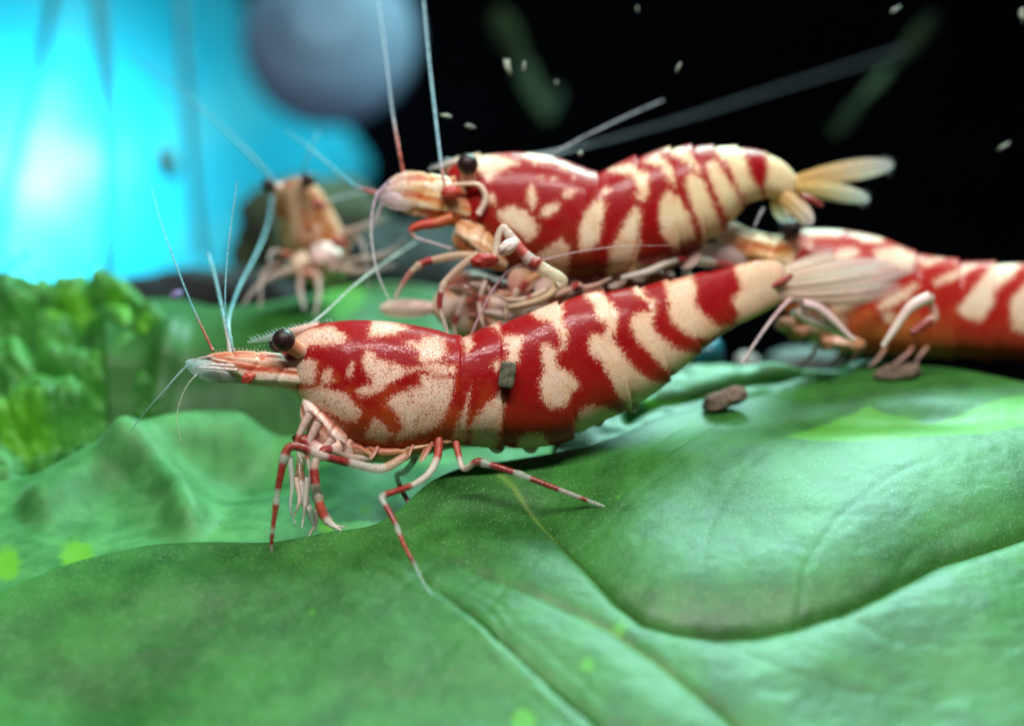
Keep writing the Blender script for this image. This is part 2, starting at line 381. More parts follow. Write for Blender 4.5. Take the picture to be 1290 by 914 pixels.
def sstep(x, a, b):
    t = np.clip((x - a) / (b - a), 0, 1); return t * t * (3 - 2 * t)
def body(name, stations, polys, mat, parent, NU=420, NV=120, bounds=(), amp=0.05, amber=1.0, expo=2.3, tail_white=None, rest=-9.0, grow=0.0, shield=0.0):
    """stations rows: top x,y, bottom x,y, half thickness px, D ; polys = cream patches in photo pixels; bounds = station numbers of segment joints"""
    S = np.asarray(stations, float); m = len(S)
    mid = (S[:, :2] + S[:, 2:4]) / 2
    d = np.r_[0, np.cumsum(np.linalg.norm(np.diff(mid, axis=0), axis=1))]
    u = np.linspace(0, d[-1], NU); Q = crom_at(S, d, u)
    ph = np.linspace(0, 2 * np.pi, NV, endpoint=False)
    cs, sn = np.cos(ph), np.sin(ph); e = 2.0 / expo
    cs_ = np.sign(cs) * np.abs(cs) ** e; sn_ = np.sign(sn) * np.abs(sn) ** (2.0 / 2.0)
    cx = (Q[:, 0] + Q[:, 2]) / 2; cy = (Q[:, 1] + Q[:, 3]) / 2; hx = (Q[:, 0] - Q[:, 2]) / 2; hy = (Q[:, 1] - Q[:, 3]) / 2
    # overlapping shell rings: each segment flares towards its rear edge and drops to the next
    k = np.ones(NU); bd = [d[b] if isinstance(b, int) else np.interp(b, np.arange(m), d) for b in bounds]
    for i, b in enumerate(bd):
        nxt = bd[i + 1] if i + 1 < len(bd) else d[-1]
        inside = (u >= b) & (u < nxt)
        t = (u - b) / (nxt - b)
        a_ = amp if i + 1 < len(bd) else amp * 0.4
        k += np.where(inside, a_ * (t ** 1.5) - a_ * 0.6 * np.exp(-(t / 0.10) ** 2), 0)
        pr = bd[i - 1] if i > 0 else 0
    if shield:                                            # rear edge of the carapace stands proud
        b = bd[0]; k += np.where(u < b, shield * np.exp(-((u - b) / 9.0) ** 2), 0)
    PXX = cx[:, None] + cs_[None] * hx[:, None]; PYY = cy[:, None] + cs_[None] * hy[:, None]
    cxk = cx[:, None] + cs_[None] * hx[:, None] * k[:, None]; cyk = cy[:, None] + cs_[None] * hy[:, None] * k[:, None]
    lump = 1 + 0.018 * fbm(PXX / 38, PYY / 38, 5, 3)
    DD = Q[:, 5][:, None] + sn_[None] * (Q[:, 4] * k)[:, None] * PX * lump
    V = W(cxk, cyk, DD).reshape(-1, 3)
    P = np.c_[PXX.ravel(), PYY.ravel()]
    sd = np.full(len(P), rest)
    for q in polys: sd = np.maximum(sd, poly_sd(P, q))
    sd = sd + grow
    down = np.repeat(((1 - cs) / 2)[None], NU, 0).ravel(); along = np.repeat(u / d[-1], NV)
    F = grid_faces(NU, NV, True).tolist()
    V = np.r_[V, [W(cx[0], cy[0], Q[0, 5])], [W(cx[-1], cy[-1], Q[-1, 5])]]; K = NU * NV
    F += [[K, (j + 1) % NV, j] for j in range(NV)] + [[K + 1, (NU - 1) * NV + j, (NU - 1) * NV + (j + 1) % NV] for j in range(NV)]
    pad = lambda a: np.r_[a, a[:1], a[-1:]]
    return mesh(name, V, F, mat, parent, {'white_sd': pad(sd), 'down': pad(down), 'along': pad(along), 'amber': pad(amber * (1 - 0.8 * sstep(along, 0.34, 0.48)))})

def flesh(name, stations, pal, mat, parent, NU=90, NV=64, streak=0.10, seed=0, fs=7.0, tipcol=None, tipalpha=1.0):
    """lofted soft part (head bundle of stalks) with lengthwise strands; pal = list of (weight edge, colour)"""
    S = np.asarray(stations, float); mid = (S[:, :2] + S[:, 2:4]) / 2
    d = np.r_[0, np.cumsum(np.linalg.norm(np.diff(mid, axis=0), axis=1))]; u = np.linspace(0, d[-1], NU); Q = crom_at(S, d, u)
    ph = np.linspace(0, 2 * np.pi, NV, endpoint=False); cs, sn = np.cos(ph), np.sin(ph); t = u / d[-1]
    tt = np.repeat(t[:, None], NV, 1); a = np.repeat(ph[None], NU, 0)
    wav = fbm(tt * 2.5 + seed, np.cos(a) * 2.6 + 7 + np.sin(a), seed, 3)
    st = np.cos(a * fs + 2.5 * wav + tt * 3) ; seg = np.zeros_like(tt)
    for sj in (0.30, 0.55, 0.78): seg -= 0.10 * np.exp(-((tt - sj - 0.05 * np.sin(a * 2)) / 0.02) ** 2)
    k = 1 + streak * (0.6 * st + 0.8 * wav) + seg
    cx = (Q[:, 0] + Q[:, 2]) / 2; cy = (Q[:, 1] + Q[:, 3]) / 2; hx = (Q[:, 0] - Q[:, 2]) / 2; hy = (Q[:, 1] - Q[:, 3]) / 2
    X = cx[:, None] + hx[:, None] * cs[None] * k; Y = cy[:, None] + hy[:, None] * cs[None] * k; D = Q[:, 5][:, None] + Q[:, 4][:, None] * PX * sn[None] * k
    V = W(X, Y, D).reshape(-1, 3)
    m = (0.5 + 0.55 * fbm(tt * 3.2 + 11, np.cos(a) * 3.5 + np.sin(a) * 1.2, seed + 3, 4) + 0.20 * st).ravel()
    e = [p[0] for p in pal]; C = np.stack([np.interp(m, e, [p[1][i] for p in pal]) for i in range(3)], 1)
    if tipcol is not None: f = np.clip((tt.ravel() - 0.6) / 0.4, 0, 1)[:, None]; C = C * (1 - f) + np.array(tipcol) * f
    al = 1 - (1 - tipalpha) * np.clip((tt.ravel() - 0.6) / 0.4, 0, 1)
    F = grid_faces(NU, NV, True).tolist(); K = NU * NV
    V = np.r_[V, [W(cx[0], cy[0], Q[0, 5])], [W(cx[-1], cy[-1], Q[-1, 5])]]
    F += [[K, (j + 1) % NV, j] for j in range(NV)] + [[K + 1, (NU - 1) * NV + j, (NU - 1) * NV + (j + 1) % NV] for j in range(NV)]
    return mesh(name, V, F, mat, parent, {'col': np.r_[C, C[:1], C[-1:]], 'alpha': np.r_[al, al[:1], al[-1:]]})

def spines(name, pts, length, parent, col, n=10, r=0.8, lean=0.3, alpha=0.8, up=-1):
    """row of fine bristles along a pixel polyline, one part"""
    q = crom(pts, n); V = []; F = []
    for i in range(n):
        a = q[i]; t = q[min(i + 1, n - 1)] - q[max(i - 1, 0)]; t = t / (np.linalg.norm(t[:2]) + 1e-9)
        nx, ny = (t[1], -t[0]) if up < 0 else (-t[1], t[0])
        L = length * random.uniform(0.6, 1.2); l = lean + random.uniform(-0.2, 0.2)
        dx = (nx - l * t[0]); dy = (ny - l * t[1])
        c0 = W(*a); c1 = W(a[0] + dx * L, a[1] + dy * L, a[2] + random.uniform(-.02, .02)); rr = r * PX
        k = len(V)
        for p in range(4):
            an = p * math.pi / 2; V.append(c0 + rr * (math.cos(an) * RIGHT + math.sin(an) * FWD))
        V.append(c1); F += [[k + p, k + (p + 1) % 4, k + 4] for p in range(4)]
    V = np.array(V)
    return tag(mesh(name, V, F, M_FEELER, parent, {'col': np.tile(col, (len(V), 1)), 'alpha': np.full(len(V), alpha)}), kind='stuff')

def zp(pts, ox, oy, f): return [(ox + x / f, oy + y / f) for x, y in pts]
def disc(x, y, r, n=8): return [(x + r * math.cos(2 * math.pi * i / n), y + r * math.sin(2 * math.pi * i / n)) for i in range(n)]

# ================================================================== the setting
# ---- dark rear wall of the tank
wall = W(np.array([-3000, 4200, 4200, -3000]), np.array([-2600, -2600, 3000, 3000]), 32.0)
wb = W(np.array([-3000, 4200, 4200, -3000]), np.array([-2600, -2600, 3000, 3000]), 33.0)
M_DARK = mat_plain('dark_glass', (0.0012, 0.0022, 0.0045), 0.9, (0.0005, 0.0007, 0.0014), 0.25, Specular_IOR_Level=0.05)
o = mesh('wall_back', np.r_[wall, wb], [[0, 1, 2, 3], [7, 6, 5, 4], [0, 4, 5, 1], [1, 5, 6, 2], [2, 6, 7, 3], [3, 7, 4, 0]], M_DARK, smooth=False)
tag(o, 'black rear wall of the tank', kind='structure')
# ---- cyan pane lit from behind
def rounded(poly, n=140):
    p = np.array(poly, float); p = np.r_[p, p[:1]]
    d = np.r_[0, np.cumsum(np.linalg.norm(np.diff(p, axis=0), axis=1))]; u = np.linspace(0, d[-1], n, endpoint=False)
    return np.c_[np.interp(u, d, p[:, 0]), np.interp(u, d, p[:, 1])]
DP = 20.0
pane_out = rounded([(-500, -500), (250, -500), (300, 0), (380, 110), (440, 165), (468, 208), (462, 226), (380, 250), (320, 310), (320, 480), (-500, 480)], 160)
b = N('cyan_pane'); nn = b.noise(0.55, 3)
col = b.mix(b.ss(nn, 0.4, 0.65), (0.02, 0.60, 0.88), (0.06, 0.68, 0.90))
t = b.n('BsdfTranslucent', {'Color': col}); df = b.n('BsdfDiffuse', {'Color': b.mix(0.5, col, (0.0, 0.2, 0.3))})
x = b.n('MixShader', {0: 0.12}); b.t.links.new(t.outputs[0], x.inputs[1]); b.t.links.new(df.outputs[0], x.inputs[2])
M_PANE = b.done(x.outputs[0])
n_ = len(pane_out)
Vp = np.r_[W(pane_out[:, 0], pane_out[:, 1], DP), W(pane_out[:, 0], pane_out[:, 1], DP + 0.02)]
root = thing('lit_pane', W(-20, 480, DP), 'glowing cyan pane with a white glare behind the ruffled leaf', 'lit pane')
mesh('pane', Vp, [list(range(n_))] , M_PANE, root, smooth=False)

def bulb(px, py, D, power, col, rad=0.25):
    l = bpy.data.lights.new('pane_lamp', 'POINT'); o = bpy.data.objects.new('pane_lamp', l); COL.objects.link(o)
    l.energy = power; l.color = col; l.shadow_soft_size = rad; o.location = W(px, py, D); return o
bulb(72, 234, DP + 0.75, 1000, (1, 1, 1), 0.3)
bulb(40, 120, DP + 2.2, 60, (0.9, 1, 1), 0.4)
bulb(425, 190, DP + 1.0, 30, (1, 1, 1), 0.3)
bulb(215, 330, DP + 1.3, 25, (1, 1, 1), 0.4)
bulb(150, 80, DP + 6.5, 200, (0.7, 1, 1), 0.5)


# ---- grey round suction cup out of focus, in front of the pane
sc_c = (414, 48, 16.0)
root = thing('suction_cup', W(414, 48, 16.0), 'large blurred grey round suction cup above the cyan pane', 'suction cup')
b = N('grey_rubber'); nn = b.noise(1.2, 3)
cc = b.mix(b.ss(nn, 0.3, 0.7), (0.23, 0.34, 0.50), (0.30, 0.42, 0.58))
df = b.bsdf(Base_Color=cc, Roughness=0.55); tr = b.n('BsdfTranslucent', {'Color': cc}); x = b.n('MixShader', {0: 0.45})
b.t.links.new(df.outputs[0], x.inputs[1]); b.t.links.new(tr.outputs[0], x.inputs[2]); M_RUB = b.done(x.outputs[0])
def dome(name, c, r, prof, mat, parent, nv=48):
    """surface of revolution about the view axis; prof rows (radius fraction, depth px)"""
    prof = np.array(prof, float); ph = np.linspace(0, 2 * np.pi, nv, endpoint=False); s = PX * c[2] / FD
    V = W(*c) + (prof[:, 0][:, None] * np.cos(ph) * r * s)[..., None] * RIGHT + (prof[:, 0][:, None] * np.sin(ph) * r * s)[..., None] * UP + (prof[:, 1][:, None] * s * np.ones(nv))[..., None] * FWD
    return mesh(name, V, grid_faces(len(prof), nv, True), mat, parent)
dome('cup', sc_c, 112, [(0.02, -34), (0.25, -33), (0.5, -28), (0.75, -16), (0.93, -2), (1.0, 8), (0.98, 12), (0.9, 8), (0.7, -6), (0.4, -18), (0.02, -22)], M_RUB, root)
dome('knob', (414, 30, 16.0), 60, [(0.02, -36), (0.5, -36), (0.85, -34), (1, -28), (0.9, -22), (0.02, -22)], M_RUB, root)

# ================================================================== leaves
def leaf_sheet(name, s_pts, t_rows, parent, mat, NX, NY, depth, height, lime_tint=(), veins=(), thick=0.02, roll=10, roll_drop=0.35, vein_w=5.0, slope=0.6, mode=0):
    """s_pts: top edge polyline (px,py); t_rows: bottom edge polyline; depth(px,py)->D; height(px,py)->cm along the leaf normal"""
    top = np.array(s_pts, float); bot = np.array(t_rows, float)
    xs = np.linspace(0, 1, NX)
    def along(p):
        d = np.r_[0, np.cumsum(np.linalg.norm(np.diff(p, axis=0), axis=1))]; return crom_at(p, d / d[-1], np.clip(xs, 0, 1 - 1e-9))
    T = along(top); B = along(bot)
    t = np.linspace(0, 1, NY) ** 1.15
    px = T[None, :, 0] * (1 - t[:, None]) + B[None, :, 0] * t[:, None]; py = T[None, :, 1] * (1 - t[:, None]) + B[None, :, 1] * t[:, None]
    D = depth(px, py); h = height(px, py)
    cx = (px - 645) * PX * D / FD; cy = -(py - 457) * PX * D / FD
    nu, nf = 1 / math.hypot(1, slope), -slope / math.hypot(1, slope)
    cy = cy + h * nu; Dd = D + h * nf
    # the edge rolls over and away at the top
    k = np.arange(roll, 0, -1)[:, None] / roll
    rx = np.repeat(cx[:1], roll, 0); ry = cy[:1] - roll_drop * k ** 2; rd = Dd[:1] + 0.28 * np.sin(k * 1.4) 
    rpx = np.repeat(px[:1], roll, 0); rpy = np.repeat(py[:1], roll, 0)
    cx = np.r_[rx, cx]; cy = np.r_[ry, cy]; Dd = np.r_[rd, Dd]; px = np.r_[rpx, px]; py = np.r_[rpy, py]
    V = CW(cx, cy, Dd).reshape(-1, 3); P = np.c_[px.ravel(), py.ravel()]
    ea = np.zeros(len(P))
    for q, soft in lime_tint: ea = np.maximum(ea, 1 / (1 + np.exp(-np.clip(poly_sd(P, q) / soft, -30, 30))))
    ve = np.zeros(len(P))
    for q, wv in veins:
        dd, _, _ = line_dist(P, q); ve = np.maximum(ve, np.exp(-(dd / wv) ** 2))
    o = mesh(name, V, grid_faces(NY + roll, NX)[:, ::-1], mat, parent, {'lime_tint': ea, 'vein': ve})
    sm = o.modifiers.new('thickness', 'SOLIDIFY'); sm.thickness = thick; sm.offset = -1
    return o

PLANE_C = 3.4433
def main_D(px, py): return PLANE_C / (0.6 + (py - 457) * PX / FD)
VEIN_A = [(560, 560), (612, 588), (648, 618), (672, 648), (692, 676), (715, 705), (745, 738), (775, 770), (810, 795), (850, 806), (900, 811), (950, 808), (1000, 800), (1060, 782), (1110, 760), (1180, 722), (1240, 702), (1320, 672), (1420, 640)]
VEIN_B = [(470, 655), (520, 684), (560, 712), (600, 735), (640, 752), (690, 772), (740, 794), (776, 812), (830, 850), (900, 905), (960, 960)]
VEIN_C = [(440, 678), (500, 712), (545, 750), (590, 785), (640, 830), (690, 872), (740, 915), (790, 970)]
def sstep(x, a, b):
    t = np.clip((x - a) / (b - a), 0, 1); return t * t * (3 - 2 * t)
def main_h(px, py):
    P = np.stack([px, py], -1)
    da, sa, fa = line_dist(P, VEIN_A); db, sb, fb = line_dist(P, VEIN_B); dc, scn, fc = line_dist(P, VEIN_C)
    up = sa > 0                                       # the blister above and to the right of the vein
    fade = sstep(fa, 0.05, 0.35)
    h = np.where(up, 0.085 * fade * (1 - np.exp(-(da / 46.0) ** 1.3)) * np.exp(-(da / 300.0) ** 2), 0.035 * (1 - np.exp(-(da / 30.0))) * np.exp(-(da / 260) ** 2))
    h = h - 0.020 * np.exp(-(da / 7.0) ** 2) * fade
    h = h - 0.013 * np.exp(-(db / 6.0) ** 2) + 0.018 * (1 - np.exp(-(db / 34.0) ** 2)) * np.exp(-(db / 120.0) ** 2)
    h = h - 0.013 * np.exp(-(dc / 5.0) ** 2) * sstep(fc, 0.1, 0.3)
    # fine creases running along the second and third veins
    q = np.where(scn > 0, dc, -dc)
    wr = np.sin(q / 3.2 + 3.5 * vnoise(px / 50, py / 50, 3)) * np.exp(-((dc - 12) / 26) ** 2) * sstep(px, 520, 620) * (1 - sstep(px, 740, 820))
    h = h + 0.0022 * wr * (0.5 + 0.5 * vnoise(px / 30, py / 30, 8))
    # side veins: a shallow branching net pressed into the skin
    for sv in SIDE_VEINS:
        ds, _, fs_ = line_dist(P, sv); h = h - 0.0028 * np.exp(-(ds / 5.0) ** 2) * (1 - 0.6 * fs_)
    # big soft swells and small dimples
    h = h + 0.030 * fbm(px / 230, py / 150, 21, 2) + 0.0035 * fbm(px / 46, py / 26, 33, 3) + 0.0009 * fbm(px / 11, py / 6, 44, 2)
    h = h + 0.045 * np.exp(-((px - 215) / 120) ** 2 - ((py - 725) / 34) ** 2) - 0.05 * np.exp(-((px - 60) / 150) ** 2 - ((py - 880) / 60) ** 2)
    h = h - 0.06 * np.exp(-((px - 600) / 120) ** 2 - ((py - 650) / 38) ** 2)
    h = h - 0.045 * np.exp(-((px - 1130) / 170) ** 2 - ((py - 545) / 20) ** 2)
    ey = np.interp(px, [e[0] for e in LEAF_EDGE], [e[1] for e in LEAF_EDGE])
    return h * sstep(py - ey, -4, 75)
SIDE_VEINS = [[(900, 811), (880, 760), (890, 690), (930, 620), (980, 570)], [(1000, 800), (1010, 740), (1050, 680), (1110, 630), (1180, 600)], [(1110, 760), (1140, 715), (1200, 680), (1280, 660)], [(720, 712), (760, 690), (800, 650), (850, 610), (870, 570)],
              [(640, 752), (600, 800), (540, 850), (500, 910)], [(560, 712), (500, 760), (430, 800), (360, 860)], [(480, 700), (420, 735), (340, 770), (240, 810)], [(900, 811), (960, 850), (1060, 880), (1180, 890)], [(1050, 785), (1120, 820), (1220, 830), (1320, 825)]]
LEAF_EDGE = [(-420, 860), (-200, 800), (-60, 768), (0, 752), (90, 716), (180, 695), (250, 690), (340, 690), (410, 678), (470, 668), (505, 648), (540, 616), (580, 596), (640, 586), (700, 576), (750, 565), (790, 551), (829, 534), (887, 519), (964, 503), (1030, 488), (1090, 473), (1177, 467), (1290, 487), (1400, 512), (1600, 570), (1800, 640)]
LEAF_FOOT = [(-420, 1180), (0, 1120), (400, 1100), (800, 1090), (1290, 1090), (1800, 1120)]
root = thing('leaf', W(645, 1000, main_D(645, 1000)), 'broad green veined leaf under the sharp shrimp, filling the lower half', 'leaf')
BRIGHT = [([(985, 572), (1015, 558), (1050, 540), (1090, 526), (1130, 536), (1170, 546), (1220, 532), (1260, 514), (1330, 494), (1330, 548), (1230, 572), (1150, 578), (1090, 580), (1030, 578)], 3.5),  # lime band on the crest: missing sheen painted into the leaf colour
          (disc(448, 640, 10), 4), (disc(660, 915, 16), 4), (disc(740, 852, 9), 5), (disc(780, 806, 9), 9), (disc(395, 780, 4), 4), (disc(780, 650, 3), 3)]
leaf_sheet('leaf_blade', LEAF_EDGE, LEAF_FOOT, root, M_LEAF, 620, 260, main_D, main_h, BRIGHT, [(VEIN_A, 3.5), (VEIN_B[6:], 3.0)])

def lobe_D(px, py): return main_D(px, py) + 0.10
def lobe_h(px, py):
    d1, _, _ = line_dist(np.stack([px, py], -1), [(790, 530), (830, 506), (900, 494), (965, 478), (1010, 470), (1060, 466)])
    return -0.06 * np.exp(-(d1 / 7) ** 2) + 0.03 * fbm(px / 70, py / 30, 61, 3)
leaf_sheet('leaf_fold', [(700, 552), (770, 524), (817, 502), (840, 482), (867, 466), (930, 463), (1007, 464), (1061, 461), (1110, 462), (1177, 470), (1260, 490)],
           [(700, 620), (790, 590), (880, 570), (960, 555), (1060, 545), (1160, 545), (1260, 550)], root, M_LEAF, 220, 70, lobe_D, lobe_h,
           [([(800, 505), (830, 500), (900, 490), (945, 478), (945, 484), (890, 498), (840, 508), (812, 512)], 2.5)], roll_drop=0.25)

# ---- curled leaf at the lower left, behind the broad one
def mid_D(px, py): return np.maximum(5.42 - (py - 590) * 0.0056, main_D(px, py) + 0.12)
def mid_h(px, py):
    P = np.stack([px, py], -1)
    r1, _, _ = line_dist(P, [(60, 640), (110, 606), (170, 578), (240, 562), (300, 548)]); r2, _, _ = line_dist(P, [(165, 585), (200, 605), (228, 632), (240, 660)])
    h = 0.10 * np.exp(-(r1 / 26) ** 2) + 0.09 * np.exp(-(r2 / 20) ** 2) - 0.12 * np.exp(-((px - 310) / 70) ** 2 - ((py - 595) / 30) ** 2)
    return h + 0.045 * fbm(px / 110, py / 70, 71, 2) + 0.003 * fbm(px / 24, py / 18, 72, 2)
root = thing('leaf', W(200, 760, 5.0), 'curled pale green leaf fold left of the front legs', 'leaf')
leaf_sheet('leaf_blade', [(-300, 690), (-100, 640), (0, 612), (70, 598), (120, 585), (170, 566), (230, 552), (300, 540), (400, 556), (500, 560), (600, 566), (700, 560)],
           [(-300, 900), (0, 830), (180, 760), (340, 745), (470, 720), (560, 690), (700, 640)], root, M_LEAF_PALE, 260, 110, mid_D, mid_h,
           [(disc(95, 705, 22), 12), (disc(8, 712, 18), 12), (disc(412, 668, 12), 4), (disc(462, 652, 8), 4)], [])

# ---- hanging leaf behind the head of the sharp shrimp
def back_D(px, py):
    t = np.clip((py - 370) / 60, 0, 1.5); return 6.9 - 0.95 * (1 - np.exp(-t * 2.2)) - 0.0009 * (py - 400)
def back_h(px, py):
    r, _, _ = line_dist(np.stack([px, py], -1), [(215, 420), (205, 490), (195, 560), (190, 620)])
    return 0.06 * np.exp(-(r / 16) ** 2) + 0.035 * fbm(px / 110, py / 80, 81, 2) + 0.002 * fbm(px / 22, py / 22, 82, 2)
root = thing('leaf', W(360, 640, 5.7), 'smooth dark green leaf behind the head of the sharp shrimp', 'leaf')
leaf_sheet('leaf_blade', [(130, 392), (170, 384), (220, 380), (270, 390), (330, 388), (400, 374), (470, 360), (540, 366), (640, 392), (760, 430)],
           [(150, 700), (300, 690), (450, 680), (600, 670), (760, 640)], root, M_LEAF_BACK, 220, 120, back_D, back_h, [(disc(430, 376, 30), 12)], [])

# ---- ruffled leaf at the left edge
def ruf_D(px, py): return 6.35 - 0.0030 * (py - 350) + 0.0006 * (150 - px)
def ruf_h(px, py):
    a = fbm(px / 62, py / 46, 91, 3); c = fbm(px / 24, py / 20, 92, 3)
    r = np.abs(vnoise(px / 70 + 3, py / 50 + 1, 95))
    e_ = sstep(py, 348, 400); return (0.11 * e_ + 0.03) * a + 0.038 * c - 0.12 * np.exp(-(r / 0.16) ** 2) + 0.026 * fbm(px / 8, py / 7, 93, 3)
root = thing('leaf', W(20, 640, 5.6), 'ruffled bright green leaf at the left edge under the cyan pane', 'leaf')
leaf_sheet('leaf_blade', [(-260, 372), (-120, 362), (-40, 354)] + [(x, 352 + 5 * math.sin(x * 0.55) + 3 * math.sin(x * 1.3 + 1) + (10 if 52 < x < 68 else 0)) for x in range(-20, 140, 6)] + [(146, 358), (162, 366), (180, 386), (204, 420), (214, 452)],
           [(-260, 720), (-100, 690), (0, 670), (80, 650), (140, 630), (170, 600), (188, 560), (200, 525), (212, 480)], root, M_LEAF_RUFF, 240, 170, ruf_D, ruf_h,
           [([(0, 500), (50, 515), (70, 540), (40, 560), (-20, 570)], 26), ([(130, 365), (160, 372), (200, 430), (205, 470), (185, 460), (150, 400)], 12), ([(55, 385), (85, 362), (115, 360), (120, 385), (70, 400)], 10)], [], roll_drop=0.15)

# ---- sooty twig scrap on the ruffled leaf
root = thing('plant_sprig', W(20, 350, 6.2), 'tiny dark sprig standing on the ruffled leaf', 'sprig')
DKT = (0.02, 0.09, 0.11)
for p in ([(2, 348, 6.25), (14, 334, 6.25), (28, 326, 6.25), (33, 314, 6.25)], [(20, 331, 6.25), (14, 322, 6.25), (11, 316, 6.25)], [(28, 326, 6.25), (36, 322, 6.25), (40, 318, 6.25)]):
    tube('stem', p, [1.8] * (len(p) - 1) + [0.7], [(0, DKT), (1, DKT)], M_FEELER, root, nv=6)
for k, (a, b_, c_, d_) in enumerate([(48, 352, 56, 336), (56, 350, 60, 340), (64, 362, 78, 352)]):
    tube('stem', [(a, b_, 6.25), ((a + c_) / 2 - 2, (b_ + d_) / 2, 6.25), (c_, d_, 6.25)], [1.5, 1.2, 0.5], [(0, DKT), (1, DKT)], M_FEELER, root, nv=6)

# ---- mulm in the gap
o = blob('detritus_clump', (190, 508, 5.95), (16, 40, 12), mat_plain('mulm', (0.10, 0.10, 0.07), 0.9, (0.02, 0.03, 0.02), 12, 0.03), None, rough=0.7, seed=3, rot=-22)
tag(o, 'dull grey brown detritus in the gap beside the ruffled leaf', 'detritus')

# ---- stones and log behind
M_ROCK = mat_plain('mossy_rock', (0.035, 0.055, 0.02), 0.9, (0.012, 0.018, 0.012), 3, 0.05)
M_LOG = mat_plain('black_wood', (0.006, 0.008, 0.012), 0.8, (0.002, 0.003, 0.005), 3, 0.05)
o = blob('rock', (395, 318, 9.0), (100, 92, 90), M_ROCK, None, rough=0.25, seed=5, nu=40, nv=50); tag(o, 'mossy olive rock behind the small frontal shrimp', 'rock')
o = blob('driftwood', (250, 372, 8.0), (120, 34, 50), M_LOG, None, rough=0.25, seed=9, nu=40, nv=50); tag(o, 'black driftwood lying behind the left leaves', 'driftwood')
o = blob('rock', (520, 350, 8.6), (90, 70, 60), mat_plain('dark_teal_rock', (0.012, 0.03, 0.03), 0.85, (0.004, 0.008, 0.01), 3, 0.05), None, rough=0.3, seed=15, nu=40, nv=50)
tag(o, 'dark teal rock below the head of the upper shrimp', 'rock')
M_STONE = mat_plain('dark_stone', (0.02, 0.028, 0.024), 0.6, (0.006, 0.008, 0.008), 6, 0.03)
o = blob('pebble', (1010, 466, 6.6), (58, 30, 40), M_STONE, None, rough=0.2, seed=22); tag(o, 'dark greenish pebble behind the leaf crest under the tail fan', 'pebble')
M_TEAL = mat_plain('teal_glass', (0.02, 0.22, 0.30), 0.25, (0.01, 0.10, 0.15), 10)
o = blob('pebble', (892, 448, 6.3), (20, 24, 16), M_TEAL, None, rough=0.15, seed=23); tag(o, 'teal glassy pebble below the tail of the sharp shrimp', 'pebble')
M_GREYST = mat_plain('pale_grey_stone', (0.34, 0.33, 0.31), 0.5, (0.16, 0.15, 0.15), 14, 0.03)
o = blob('pebble', (940, 462, 6.4), (16, 20, 14), M_GREYST, None, rough=0.25, seed=24); tag(o, 'pale grey pebble beside the teal one behind the leaf', 'pebble')

# ---- dim plants far back in the dark
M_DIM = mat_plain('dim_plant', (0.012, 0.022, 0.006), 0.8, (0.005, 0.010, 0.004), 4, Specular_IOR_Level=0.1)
def far_plant(label, leaves, D, name='water_plant'):
    b0 = leaves[0][0]
    r = thing(name, W(b0[0], b0[1], D), label, 'plant')
    for k, (p0, p1, wd) in enumerate(leaves):
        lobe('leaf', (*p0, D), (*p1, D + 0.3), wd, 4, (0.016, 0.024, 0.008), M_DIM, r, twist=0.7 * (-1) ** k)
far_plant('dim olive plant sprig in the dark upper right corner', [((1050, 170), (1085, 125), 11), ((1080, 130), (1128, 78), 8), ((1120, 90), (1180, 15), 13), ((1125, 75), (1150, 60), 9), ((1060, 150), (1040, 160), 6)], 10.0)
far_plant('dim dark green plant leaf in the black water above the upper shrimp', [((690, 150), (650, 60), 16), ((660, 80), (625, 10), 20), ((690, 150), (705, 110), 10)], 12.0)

# ---- thin stalks hanging in front of the pane
M_STRAND = mat_plain('strand', (0.03, 0.20, 0.28), 0.6, (0.02, 0.14, 0.2), 5)
def stalk(pts, r, label, col=(0.02, 0.10, 0.14)):
    root = thing('hanging_root', W(*pts[-1]), label, 'root', None)
    tube('strand', pts, r, [(0, col), (1, col)], M_STRAND, root, nv=8)
stalk([(120, -60, 9.6), (130, 60, 9.6), (137, 200, 9.6), (136, 350, 9.6)], 8, 'blurred dark blue strand hanging straight down across the cyan pane')
stalk([(75, -40, 9.6), (48, 90, 9.6), (20, 210, 9.6), (-10, 330, 9.6)], 6, 'blurred slanting strand nearest the white glare on the cyan pane')
stalk([(225, -30, 10.5), (236, 120, 10.5), (245, 230, 10.5), (256, 320, 10.5)], 6, 'faint blurred strand on the cyan pane, second from the grey suction cup', (0.04, 0.30, 0.38))
o = blob('snail', (208, 205, 11.5), (14, 22, 12), mat_plain('snail_shell', (0.10, 0.18, 0.12), 0.5, (0.02, 0.12, 0.16), 3), None, rough=0.2, seed=41, rot=15)
tag(o, 'small blurred dark snail stuck on the cyan pane', 'snail')

# ================================================================== shrimps
def z1(*p): return zp(p, 220, 360, 3.225)
def z2(*p): return zp(p, 560, 320, 3.225)
def z4(*p): return zp(p, 450, 150, 3.225)
def z5(*p): return zp(p, 780, 150, 3.225)
def z6(*p): return zp(p, 880, 250, 3.146)
def with_D(pts, D):
    D = np.broadcast_to(np.asarray(D, float), (len(pts),)); return [(x, y, d) for (x, y), d in zip(pts, D)]

